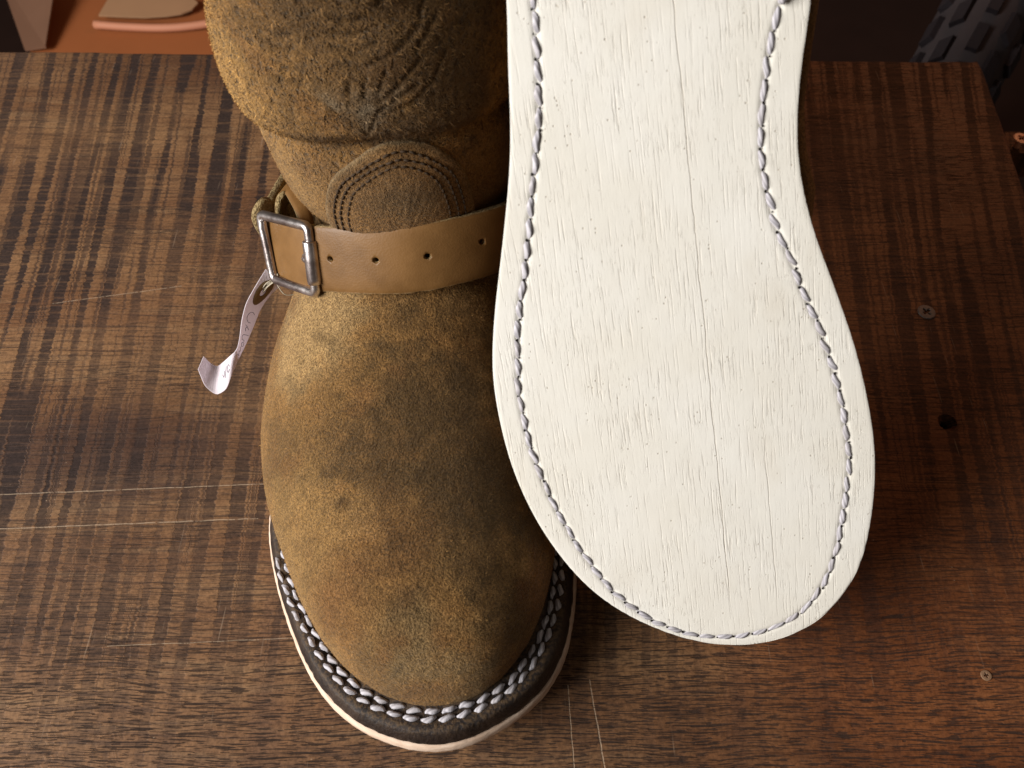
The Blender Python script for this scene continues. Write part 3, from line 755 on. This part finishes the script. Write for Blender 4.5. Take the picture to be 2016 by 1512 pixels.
for inset in (3.0, 5.0, 7.4):
    q = spline(arch_ring(inset), 170); L = np.r_[0, np.cumsum(np.linalg.norm(np.diff(q, axis=0), axis=1))]
    s = np.arange(2, L[-1] - 3, 2.5)
    for a in s:
        pts = np.stack([np.interp([a, a + .9, a + 1.9], L, q[:, 0]), np.interp([a, a + .9, a + 1.9], L, q[:, 1])], 1)
        w = on_surface(pts, 1.55); w[0] -= 0; V_, F_ = tube(w, [.00028, .00045, .00028], 5)
        b = len(Vs); Vs += list(V_); Fs += [tuple(i + b for i in f) for f in F_]
stt = mesh('stitching', Vs, Fs, M_DTHREAD, patch); tag(stt, kind='stuff')

# ankle strap
CEN = [(-34, 262, 35), (-50, 238, 38), (-62, 208, 45), (-64.5, 182, 53), (-62, 166, 60.5), (-55, 156, 66), (-44, 147.5, 72.5), (-27, 140.5, 79), (-9, 138, 82), (7.5, 142, 82), (22, 152.5, 77), (33, 172, 67), (36, 200, 56), (29, 235, 43), (10, 264, 36), (-12, 272, 34)]
def strap_mesh(cen, hw=11.4, th=3.1):
    c = spline(cen, 260, True); t = np.roll(c, -1, 0) - np.roll(c, 1, 0); t /= np.linalg.norm(t, axis=1)[:, None]
    A0 = np.array([0, .50, .866]); A = A0 - (t @ A0)[:, None] * t; A /= np.linalg.norm(A, axis=1)[:, None]
    N = np.cross(t, A)
    ctr = c.mean(0)
    if np.mean(np.sum(N * (c - ctr), 1)) < 0: N = -N
    c = c + A * 1.8 + N * .8
    prof = []   # (across, out, edge flag)
    for u in np.linspace(-1, 1, 17): prof.append((u * (hw - .5), th / 2 + .45 * (1 - u ** 4), 0))
    prof += [(hw - .1, th / 2 - .25, .6), (hw, th / 2 - .7, 1), (hw, -th / 2 + .3, 1), (hw - .3, -th / 2, 1), (-hw + .3, -th / 2, 1), (-hw, -th / 2 + .3, 1), (-hw, th / 2 - .7, 1), (-hw + .1, th / 2 - .25, .6)]
    V, E = [], []
    for i in range(len(c)):
        jt = .25 * noise.noise(Vector((i * .35, 0, 0)))
        for a, o, e in prof:
            V.append(c[i] + A[i] * (a + (jt + .2 * noise.noise(Vector((i * 1.3, a, 0)))) * (e > 0)) + N[i] * o); E.append(e)
    V = np.array(V); F = grid_faces(len(c), len(prof), True, True)
    return V / 1000, F, np.array(E, np.float32), c, A, N
Vst, Fst, Est, SC, SA, SN = strap_mesh(CEN)
def make_strap(parent, V, F, E, name='strap'):
    o = mesh(name, V, F, M_STRAP, parent)
    bmm = bmesh.new(); bmm.from_mesh(o.data); bmesh.ops.recalc_face_normals(bmm, faces=bmm.faces); bmm.to_mesh(o.data); bmm.free()
    fa = o.data.attributes.new('edge', 'FLOAT', 'POINT'); fa.data.foreach_set('value', E)
    return o
strap = make_strap(BL, Vst, Fst, Est)
tag(strap, 'smooth light brown leather strap with punched holes')
# punched holes: real holes cut through the strap
def at_strap(x, side):
    """strap frame at the front, where the centre line has this x (mm)"""
    idx = [i for i in range(len(SC)) if SC[i, 1] < 200]
    return min(idx, key=lambda i: abs(SC[i, 0] - x))
def frame_at(i, across=0, out=0):
    p = (SC[i] + SA[i] * across + SN[i] * out) / 1000
    t = SC[(i + 1) % len(SC)] - SC[i - 1]; t /= np.linalg.norm(t)
    return p, Vector(t), Vector(SA[i]), Vector(SN[i])
for x in (-33.2, -18.3, -1.0, 15.0):
    i = at_strap(x, 0); p, t, a, n_ = frame_at(i, .6 if x < 0 else 1.5)
    Vc, nseg = [], 14
    for r_, o_ in ((.72, -5), (.72, .9), (1.0, 1.8), (1.4, 3.4)):
        for j in range(nseg):
            an = 2 * math.pi * j / nseg; Vc.append(Vector(p) + (t * math.cos(an) * 1.15 + a * math.sin(an)) * r_ / 1000 + n_ * o_ / 1000)
    Fc = grid_faces(4, nseg, True) + [tuple(range(nseg))[::-1], tuple(range(3 * nseg, 4 * nseg))]
    strap.parent = None; boolean(strap, mesh('cutter', Vc, Fc, None, None, False)); strap.parent = BL
strap.data.polygons.foreach_set('use_smooth', [True] * len(strap.data.polygons))

# roller buckle
buckle = empty('buckle', (0, 0, 0)); buckle.parent = BL; tag(buckle, 'worn nickel roller buckle')
TLc, TRc, BRc, BLc = [np.array(v) / 1000 for v in ((-62.6, 165.0, 77.4), (-41.6, 149.5, 87.5), (-41.4, 137.5, 67.3), (-60.5, 152.0, 58.0))]
def rounded(pts, r=.0022, n=5):
    out = []; k = len(pts)
    for i in range(k):
        p, a, b = pts[i], pts[i - 1], pts[(i + 1) % k]
        da, db = (a - p) / np.linalg.norm(a - p), (b - p) / np.linalg.norm(b - p)
        for t in np.linspace(0, 1, n): out.append((1 - t) ** 2 * (p + da * r) + 2 * t * (1 - t) * p + t * t * (p + db * r))
        L = np.linalg.norm(b - p)
        for s in np.linspace(r, L - r, 8)[1:-1]: out.append(p + db * s)
    return np.array(out)
V_, F_ = tube(rounded([TLc, TRc, BRc, BLc]), .00175, 10, True)
mesh('buckle_frame', V_, F_, M_METAL, buckle)
ax = (BRc - TRc) / np.linalg.norm(BRc - TRc); Lr = np.linalg.norm(BRc - TRc)
rp = [TRc + ax * Lr * s for s in (.20, .205, .23, .5, .77, .845, .85)]
V_, F_ = tube(rp, [.0020, .0024, .0026, .0026, .0026, .0024, .0020], 14); mesh('roller', V_, F_, M_METAL, buckle)
# prong: a short pin that comes from under the roller and ends in a flattened tip
pc = (TRc + BRc) / 2; inw = ((TLc + BLc) / 2 - pc); inw /= np.linalg.norm(inw)
bn = np.cross(TRc - TLc, BLc - TLc); bn /= np.linalg.norm(bn); bn = bn if bn[1] < 0 else -bn
q0 = pc + bn * .0002
V_, F_ = tube([q0, q0 + inw * .0025 + bn * .0003, q0 + inw * .0042 - bn * .0002, q0 + inw * .0052 - bn * .0006], [.0013, .0014, .0013, .0006], 10)
mesh('prong', V_, F_, M_METAL, buckle)
Vc = []
dc = q0 + inw * .0042 - bn * .0009; tv = np.cross(bn, inw)
for r_, o_ in ((.0001, .0009), (.0016, .0008), (.0024, .0004), (.0026, 0), (.0024, -.0006)):
    for j in range(16):
        an = 2 * math.pi * j / 16; Vc.append(dc + (inw * math.cos(an) + tv * math.sin(an) * .85) * r_ + bn * o_)
mesh('prong_washer', Vc, grid_faces(5, 16, True), M_METAL, buckle)

# strap end and keeper loop that stick up behind the buckle
def slab(name, cen, wdir, hw, th, parent, mat, tip=None):
    c = np.asarray(cen) / 1000; t = np.gradient(c, axis=0); t /= np.linalg.norm(t, axis=1)[:, None]
    V, E = [], []
    for i in range(len(c)):
        a = np.asarray(wdir, float); a = a - (a @ t[i]) * t[i]; a /= np.linalg.norm(a); n_ = np.cross(t[i], a)
        w = hw / 1000 * (tip[i] if tip is not None else 1)
        for u, o, e in ((-1, -.5, 1), (-1, .3, .9), (-.93, .48, 0), (-.4, .6, 0), (.4, .6, 0), (.93, .48, 0), (1, .3, .9), (1, -.5, 1), (.4, -.55, .3), (-.4, -.55, .3)):
            V.append(c[i] + a * u * w + n_ * o * th / 1000); E.append(e)
    F = grid_faces(len(c), 10, True) + [tuple(range(10))[::-1], tuple(range((len(c) - 1) * 10, len(c) * 10))]
    return make_strap(parent, V, F, np.array(E, np.float32), name)
tipc = spline([(-58, 170, 58), (-62, 170.5, 64), (-63.5, 171, 70), (-63, 172, 74), (-62, 173, 77)], 14)
slab('strap_tip', tipc, (.75, .55, -.2), 5.2, 2.4, BL, M_STRAP, [1] * 9 + [.98, .92, .8, .6, .3])
lp = spline([(-57, 170, 68), (-57, 171, 74), (-55.8, 174, 78), (-53.5, 175.5, 79.5), (-50.5, 171, 80), (-47, 164, 80), (-45, 158, 77)], 26)
slab('keeper_loop', lp, (.35, .8, .1), 2.6, 2.2, BL, M_STRAP)

# ================================================================== boot lying on its toe, sole to the camera
u_, v_, n_ = Vector((0.9874, 0.0951, 0.1262)), Vector((-0.158, 0.5943, 0.7886)), Vector((0, -0.7986, 0.6018))
MR = Matrix((u_, v_, n_)).transposed().to_4x4(); MR.translation = Vector((0.0656, 0.0699, 0.0264))
BR = empty('leather_boot', mat=MR)
tag(BR, 'suede boot tipped on its toe showing a pale cream stitched sole', 'boot', 'pair of suede boots')
SOLE = spline(OUT_R, 700, True)
for _ in range(60): SOLE = (np.roll(SOLE, 1, 0) + 2 * SOLE + np.roll(SOLE, -1, 0)) / 4
def sole_plate():
    """the pale leather midsole: dense face with rolled edge, a groove under the stitches, and thickness"""
    P = SOLE; imin, imax = np.argmin(P[:, 1]), np.argmax(P[:, 1])
    a = P[imin:imax + 1] if imin < imax else np.r_[P[imin:], P[:imax + 1]]
    b = P[imax:imin + 1] if imax < imin else np.r_[P[imax:], P[:imin + 1]]
    b = b[::-1]
    if a[:, 0].mean() > b[:, 0].mean(): a, b = b, a
    y0, y1 = P[imin, 1], P[imax, 1]
    t = np.r_[np.linspace(0, 1, 60) ** 2 * .14, np.linspace(.14, .72, 330)[1:], 1 - (1 - np.linspace(0, 1, 90)[1:]) ** 2 * .28]
    t = np.r_[np.linspace(0, 1, 60) ** 2 * .14, np.linspace(.14, .72, 330)[1:], .72 + .28 * (1 - (1 - np.linspace(0, 1, 90)[1:]) ** 2)]
    nc = 190; s = np.linspace(-1, 1, nc); s = np.sign(s) * (1 - (1 - np.abs(s)) ** 1.25)
    V, EDG = [], []
    for tt in t:
        y = y0 + (y1 - y0) * tt
        xl, xr = np.interp(y, a[:, 1], a[:, 0]), np.interp(y, b[:, 1], b[:, 0])
        for q in s: V.append(((xl + xr) / 2 + (xr - xl) / 2 * q, y, 0))
    V = np.array(V); nr = len(t)
    # distances to the outline and to the stitch line
    def dist(Q, L):
        d = np.full(len(Q), 1e9)
        for k in range(0, len(Q), 4000):
            d[k:k + 4000] = np.sqrt(((Q[k:k + 4000, None, :2] - L[None]) ** 2).sum(2)).min(1)
        return d
    de = dist(V, SOLE[::1]); ds = dist(V, spline(STL, 900))
    z = -.30 * np.exp(-(de / .28))
    z -= .42 * np.exp(-(ds / .8) ** 2)
    z += .12 * nz(V / 1000, 30, 2.0) + .03 * nz(V / 1000, 180, 5.0)
    rag = .16 * np.array([noise.noise(Vector((v[0] * 1.1, v[1] * 1.1, 3))) for v in V])
    V[:, 2] = z
    # underside ring
    idx = [i * nc for i in range(nr)] + [(nr - 1) * nc + j for j in range(1, nc)] + [i * nc + nc - 1 for i in range(nr - 2, -1, -1)] + [j for j in range(nc - 2, 0, -1)]
    F = grid_faces(nr, nc)
    VV = [V]; base = len(V); prev = idx
    for dz, inn in ((-1.4, .35), (-4.4, 1.7), (-5.0, 2.4)):
        r = V[idx].copy(); c = np.array([0, 100, 0])
        r[:, 2] += dz; dirn = r[:, :2] - np.stack([np.interp(r[:, 1], [0, 300], [0, 0]), np.clip(r[:, 1], 45, 260)], 1)
        dirn /= np.linalg.norm(dirn, axis=1)[:, None] + 1e-9
        jj = np.array([noise.noise(Vector((p[0] * 1.3, p[1] * 1.3, dz))) for p in r]) * .12
        fl_ = sm(r[:, 0], 5, -22) * sm(r[:, 1], 68, 40)          # the lower left edge flares out
        r[:, :2] -= dirn * (inn * (1 - 1.6 * fl_) + jj)[:, None]
        VV.append(r); cur = list(range(base, base + len(idx))); base += len(idx)
        for i in range(len(idx)):
            j = (i + 1) % len(idx); F.append((prev[i], prev[j], cur[j], cur[i]))
        prev = cur
    F.append(tuple(prev))
    return np.concatenate(VV) / 1000, F
STL = [(-31, 200), (-30.9, 191.3), (-31.5, 180.0), (-32.7, 169.1), (-33.4, 163.6), (-35.3, 156.4), (-37.6, 147.1), (-40.3, 136.2), (-42.9, 125.9), (-45.3, 118.5), (-47.5, 108.0), (-49.2, 96.4), (-49.5, 87.5), (-48.7, 77.2), (-46.5, 64.5), (-43.1, 52.6), (-39.1, 41.5), (-32.4, 27.5), (-27.0, 19.8), (-21.5, 13.9), (-13.2, 7.9), (-3.5, 4.1), (8.4, 2.9), (17.8, 4.6), (25.5, 9), (31.3, 16.0), (35.7, 26.0), (38.4, 39.6), (40.4, 51.9), (40.9, 58.7), (40.1, 69.2), (38.1, 82.3), (35.9, 91.7), (33.6, 99.8), (29.8, 109.8), (26.5, 120.6), (22.9, 130.3), (21.1, 141.1), (20.6, 147.0), (21.3, 158.1), (23.4, 169.3), (24.9, 175.5), (27.2, 182.0)]
Vm, Fm = sole_plate()
sole = mesh('midsole', Vm, Fm, M_SOLE, BR); tag(sole, 'cream raw leather midsole with fine pitted grain and white stitching')
p = spline(STL, 1200); L = np.r_[0, np.cumsum(np.linalg.norm(np.diff(p, axis=0), axis=1))]
s = np.arange(0, L[-1], 5.45)
pp = np.stack([np.interp(s, L, p[:, 0]), np.interp(s, L, p[:, 1])], 1)
lay_stitches(pp, ST_SOLE, sole, 1, lambda y: -.00025, yaw=.12)
hv, hf = [], []
for i in range(1, len(pp) - 1):
    cx_, cy_ = pp[i] / 1000; a0 = random.uniform(0, 6); r0 = random.uniform(.00025, .00045); b0 = len(hv)
    off = np.array([random.uniform(-.0006, .0004), random.uniform(-.0003, .0003)])
    for j in range(8):
        an = 2 * math.pi * j / 8; hv.append((cx_ + off[0] + r0 * math.cos(an) * random.uniform(.7, 1.1), cy_ + off[1] + r0 * 1.2 * math.sin(an) * random.uniform(.7, 1.1), .00012))
    hf.append(tuple(range(b0, b0 + 8)))
tag(mesh('awl_holes', hv, hf, M_DARK, sole, False), kind='stuff')
# knotted thread end at the end of the row
kn = [np.array(v) / 1000 for v in ((27.0, 181.5, .4), (27.6, 183.5, 1.6), (28.6, 185.2, 1.2), (29.6, 185.4, 2.0), (28.2, 187.0, 1.4), (27.2, 188.6, 2.2))]
V_, F_ = tube(spline(kn, 14), np.interp(np.linspace(0, 1, 14), [0, .5, 1], [.0010, .0012, .0003]), 7); mesh('thread_knot', V_, F_, M_THREAD, sole)

# upper, welt and strap of the second boot: the mirrored last
def mirror_co(P):
    Q = P.copy(); x, y, z = Q.T * 1000
    yy = np.arange(0, 300, 2.0); so = SOLE
    lo = np.array([so[np.abs(so[:, 1] - v) < 2.5][:, 0].min() for v in yy]); hi = np.array([so[np.abs(so[:, 1] - v) < 2.5][:, 0].max() for v in yy])
    lx = np.interp(y, yy, lo) + 3.5; hx = np.interp(y, yy, hi) + np.interp(y, [0, 90, 115, 135, 190], [-4, -3, 5, 14, 15])
    BX0 = np.interp(y, [11, 20, 31, 42, 54, 67, 80, 95, 119, 130, 155, 200, 250, 290], [-10, -28, -40, -47, -53, -58, -62, -65, -67, -67, -64, -62, -56, -20])
    BX1 = np.interp(y, [11, 20, 31, 42, 54, 67, 80, 95, 119, 130, 155, 200, 250, 290], [10, 28, 36, 40, 42, 43, 43, 42, 39, 37, 35, 33, 31, 6])
    f = np.clip((x - BX0) / (BX1 - BX0), -.1, 1.1)
    foot = lx + f * (hx - lx); shaft = (x + 16) * .92 + 17
    w = sm(z, 78, 120) * sm(y, 100, 145)
    Q[:, 0] = (foot * (1 - w) + shaft * w + sm(z, 100, 240) * 22) / 1000; Q[:, 2] = -Q[:, 2]; return Q
m2 = M_UP.copy(); set_co(m2, mirror_co(get_co(M_UP))); m2.flip_normals()
m2.materials.clear()
bmm = bmesh.new(); bmm.from_mesh(M_UP)          # the standing boot's shaft ends just below the heel of the tipped one
bmesh.ops.delete(bmm, geom=[f for f in bmm.faces if f.calc_center_median().z > .212], context='FACES'); bmm.to_mesh(M_UP); bmm.free()
up_r = link('upper', m2, M_SUEDE, BR); tag(up_r, 'brown suede upper behind the sole')
V2 = mirror_co(Vst); st2 = make_strap(BR, V2, Fst, Est)
outr = spline(OUT_R, 420, True)
def welt_r():
    n = len(outr); V = []
    for d, z in ((2.6, 5.2), (2.8, 7), (3.4, 10.5), (4.6, 12), (14, 12.3)):
        q = offset(outr, d); V.append(np.c_[q / 1000, np.full(n, -z / 1000)])
    o = mesh('welt', np.concatenate(V), grid_faces(5, n, True), M_WELT, BR)
    bmm = bmesh.new(); bmm.from_mesh(o.data); bmesh.ops.recalc_face_normals(bmm, faces=bmm.faces); bmm.to_mesh(o.data); bmm.free()
    fa = o.data.attributes.new('lip', 'FLOAT', 'POINT'); fa.data.foreach_set('value', np.zeros(len(o.data.vertices), np.float32))
welt_r()

# ================================================================== paper tag tied to the buckle (world frame)
tagroot = empty('paper_tag', (-.094, .185, .035)); tag(tagroot, 'curled white handwritten paper tag tied to the boot buckle', 'tag')

ROWS = np.array([[[-89.5, 195.9, 60.0], [-83.9, 195.5, 53.0]], [[-93.5, 191.3, 56.0], [-89.8, 195.3, 48.0]], [[-97.7, 187.3, 51.0], [-95.0, 191.3, 43.0]], [[-99.9, 183.4, 46.0], [-98.1, 186.9, 38.0]], [[-101.2, 178.9, 41.0], [-101.4, 182.9, 33.0]], [[-101.8, 174.7, 39.5], [-103.4, 176.2, 32.0]], [[-104.8, 174.3, 36.5], [-105.0, 169.4, 31.5]], [[-108.7, 174.6, 32.0], [-106.7, 163.8, 29.0]], [[-112.7, 175.1, 27.5], [-111.3, 163.0, 26.0]], [[-115.2, 175.8, 28.5], [-115.6, 165.8, 28.0]], [[-116.8, 176.4, 32.5], [-117.7, 170.6, 32.5]]]) / 1000
TO = np.array(tagroot.location)
def lin(P, n):
    L = np.linspace(0, len(P) - 1, n); i = np.minimum(L.astype(int), len(P) - 2); f = (L - i)[:, None]
    return P[i] * (1 - f) + P[i + 1] * f
eL, eR = lin(ROWS[:, 0], 48), lin(ROWS[:, 1], 48)
for _ in range(2):
    eL[1:-1] = (eL[:-2] + 2 * eL[1:-1] + eL[2:]) / 4; eR[1:-1] = (eR[:-2] + 2 * eR[1:-1] + eR[2:]) / 4
def tag_pt(t, w):
    i = t * 47; k = min(int(i), 46); f = i - k
    a = eL[k] * (1 - f) + eL[k + 1] * f; b = eR[k] * (1 - f) + eR[k + 1] * f
    return a * (1 - w) + b * w
def tag_n(t, w):
    e = .01; du = tag_pt(min(t + e, 1), w) - tag_pt(max(t - e, 0), w); dw = tag_pt(t, min(1, w + .05)) - tag_pt(t, max(0, w - .05))
    n = np.cross(du, dw); n /= np.linalg.norm(n) + 1e-12
    view = np.array([0, 0, .285]) - tag_pt(t, w)
    return n if TAGSIGN * 1 > 0 else -n
TAGSIGN = 1
if np.dot(tag_n(.85, .5), np.array([0, 0, 1])) < 0: TAGSIGN = -1
V, nw = [], 7
for sgn in (.00010, -.00010):
    for i in range(48):
        for j in range(nw): V.append(tag_pt(i / 47, j / (nw - 1)) + tag_n(i / 47, j / (nw - 1)) * sgn - TO)
g = grid_faces(48, nw); half = 48 * nw
F = g + [tuple(i + half for i in f[::-1]) for f in g]
rim = [i * nw for i in range(48)] + [47 * nw + j for j in range(1, nw)] + [i * nw + nw - 1 for i in range(46, -1, -1)] + [j for j in range(nw - 2, 0, -1)]
for i in range(len(rim)):
    a, b = rim[i], rim[(i + 1) % len(rim)]; F.append((a, b, b + half, a + half))
o = mesh('paper', V, F, M_PAPER, tagroot, False)
bmm = bmesh.new(); bmm.from_mesh(o.data); bmesh.ops.recalc_face_normals(bmm, faces=bmm.faces); bmm.to_mesh(o.data); bmm.free()
# handwriting: pen strokes in (along, across) of the paper
PEN = [[(.245, .75), (.235, .55), (.25, .35), (.275, .30), (.295, .45), (.295, .65)], [(.315, .35), (.335, .70)], [(.32, .5), (.335, .40), (.35, .45)],
       [(.365, .85), (.375, .30), (.40, .28), (.405, .65)], [(.42, .45), (.415, .65), (.435, .70), (.445, .50), (.43, .38), (.42, .45)],
       [(.455, .40), (.475, .62), (.485, .42), (.505, .65), (.51, .40)], [(.63, .45), (.645, .30), (.665, .42), (.655, .6), (.635, .55)], [(.675, .25), (.70, .62)], [(.70, .35), (.715, .55), (.73, .42)]]
Vs, Fs = [], []
for st in PEN:
    q = spline([(a * 100, b * 10) for a, b in st], 14)
    pts = [tag_pt(a / 100, b / 10) + tag_n(a / 100, b / 10) * .00016 - TO for a, b in q]
    V_, F_ = tube(pts, .00009, 5); b0 = len(Vs); Vs += list(V_); Fs += [tuple(i + b0 for i in f) for f in F_]
mesh('handwriting', Vs, Fs, M_INK, tagroot)
# reinforced eyelet
Vc = []
for rr, oo in ((.10, .0003), (.17, .00045), (.30, .00040), (.33, .00015)):
    for j in range(20):
        an = 2 * math.pi * j / 20; t, w = .115 + rr * math.cos(an) * .24, .5 + rr * math.sin(an) * 1.1
        Vc.append(tag_pt(t, w) + tag_n(t, w) * oo - TO)
mesh('eyelet', Vc, grid_faces(4, 20, True), M_RING, tagroot)
bl = np.array((-60.5, 152.0, 58.0)) / 1000 + np.array(BL.location)
ey = tag_pt(.115, .5)
for k in range(3):
    jit = lambda: rng.normal(0, .0006, 3)
    V_, F_ = tube(spline([ey + tag_n(.115, .5) * .0004, (ey * .5 + bl * .5) + jit(), bl + np.array([.0012, -.0016, .0006]) + jit() * .5, bl + np.array([.0018, .0005, .0022]), bl + np.array([.001, .002, -.001]), (ey * .4 + bl * .6) + jit(), ey - tag_n(.115, .5) * .0006], 24), .00022, 5)
    mesh('string', np.array(V_) - TO, F_, M_STRING, tagroot)
V_, F_ = tube(spline([bl + np.array([.001, -.0015, -.001]), bl + np.array([.003, -.003, -.005]), bl + np.array([.0065, -.002, -.0065]), bl + np.array([.009, -.001, -.006])], 14), .0002, 5)
mesh('string', np.array(V_) - TO, F_, M_STRING, tagroot)

# ================================================================== things below and behind the table
# knobbly tyre
TYC = Vector((.345, .545, -.115)); 
tyre = empty('bicycle_tyre'); tag(tyre, 'grey knobbly bicycle tyre leaning beyond the table corner', 'tyre')
Rm, rm = .32, .036
tdir = Vector((-.42, -.62, -.66)).normalized()       # running direction of the tread where it is seen
ndir = Vector((-.30, -.55, .75)); ndir = (ndir - ndir.dot(tdir) * tdir).normalized()
axd = tdir.cross(ndir)
TM = Matrix((tdir, axd, ndir)).transposed().to_4x4(); TM.translation = TYC - ndir * (Rm + rm)
tyre.matrix_world = TM
def tor(a, b, lift=0): return np.array([(Rm + (rm + lift) * math.cos(b)) * math.sin(a), (rm + lift) * math.sin(b), (Rm + (rm + lift) * math.cos(b)) * math.cos(a)])
V = [tor(2 * math.pi * i / 120, 2 * math.pi * j / 28) for i in range(120) for j in range(28)]
mesh('carcass', V, grid_faces(120, 28, True, True), M_TYRE, tyre)
def knob_mesh(bw, la, skew):
    V = []
    for lift, sc in ((-.002, 1.06), (.0045, .94)):
        for (sa, sb) in ((-1, -1), (1, -1), (1, 1), (-1, 1)):
            V.append((sa * la * sc + sb * skew, sb * bw * sc, lift))
    mm = bpy.data.meshes.new('knob'); mm.from_pydata(V, [], [(0, 1, 2, 3), (4, 7, 6, 5), (0, 4, 5, 1), (1, 5, 6, 2), (2, 6, 7, 3), (3, 7, 4, 0)]); mm.update(); mm.materials.append(M_KNOB)
    bmm = bmesh.new(); bmm.from_mesh(mm); bmesh.ops.recalc_face_normals(bmm, faces=bmm.faces); bmm.to_mesh(mm); bmm.free()
    return mm
KN = [knob_mesh(.0042, .0105, .0), knob_mesh(.0045, .009, .003), knob_mesh(.0045, .009, -.003)]
for i in range(-9, 14):
    for col_, (b, kk) in enumerate(((0.0, 0), (.52, 1), (-.52, 2), (1.02, 1), (-1.02, 2))):
        a = (i + (.5 if col_ in (1, 2) else 0)) * .088
        if abs(b) > .9 and i % 1: continue
        o = bpy.data.objects.new('knob', KN[kk]); COL.objects.link(o); o.parent = tyre
        pz = Vector(tor(a, b)); nrm = Vector((math.cos(b) * math.sin(a), math.sin(b), math.cos(b) * math.cos(a)))
        tt = Vector((math.cos(a), 0, -math.sin(a))); bb = nrm.cross(tt)
        mm = Matrix((tt, bb, nrm)).transposed().to_4x4(); mm.translation = pz; o.matrix_local = mm

# orange carton with pale sheets
cart = empty('cardboard_box', (-.50, .85, -.70)); tag(cart, 'blurred orange brown cardboard box behind the table with brown flap', 'box')
bm = bmesh.new(); lowv = [bm.verts.new(p) for p in ((-.015, -.09, 0), (.42, -.09, 0), (.42, .40, 0), (-.298, .40, 0))]
r = bmesh.ops.extrude_face_region(bm, geom=[bm.faces.new(lowv)])
for g_ in r['geom']:
    if isinstance(g_, bmesh.types.BMVert): g_.co.z = .40
bmesh.ops.bevel(bm, geom=bm.edges[:], offset=.003, segments=2, affect='EDGES')
bm_obj('carton', bm, M_CARD, cart)
def sheet(name, pts, th, mat, parent, sub=6):
    P = np.array(pts); n = len(P); V = np.r_[P + [0, 0, th], P]
    F = [tuple(range(n)), tuple(range(n, 2 * n))[::-1]] + [(i, (i + 1) % n, (i + 1) % n + n, i + n) for i in range(n)]
    return mesh(name, V, F, mat, parent, False)


Z0 = .4025
sheet('flap', [(-.066, -.01, Z0), (-.040, -.01, Z0 + .004), (-.047, .068, Z0 + .02), (-.066, .10, Z0 + .022), (-.12, .20, Z0 + .02), (-.18, .19, Z0), (-.124, .097, Z0)], .003, M_FLAP, cart)
bw = [(.004, .052), (.03, .050), (.06, .0485), (.085, .051), (.102, .055), (.114, .063), (.119, .075), (.112, .083), (.098, .0855), (.083, .0855), (.06, .090), (.036, .098), (.03, .12), (.012, .12)]
ps = empty('paper_sheet', (-.50, .85, -.70 + Z0)); tag(ps, 'pale round cornered sheet lying on the orange cardboard box', 'paper')
sheet('sheet', [(x, y, .004 + .05 * max(0, y - .05)) for x, y in bw], .002, M_SHEET, ps)
lipc = spline([(.003, .036, .004), (.04, .033, .003), (.09, .031, .003), (.135, .037, .004), (.19, .055, .005)], 24)
V_, F_ = tube(lipc, .0048, 8); mesh('pink_rolled_edge', V_, F_, M_PINK, ps)
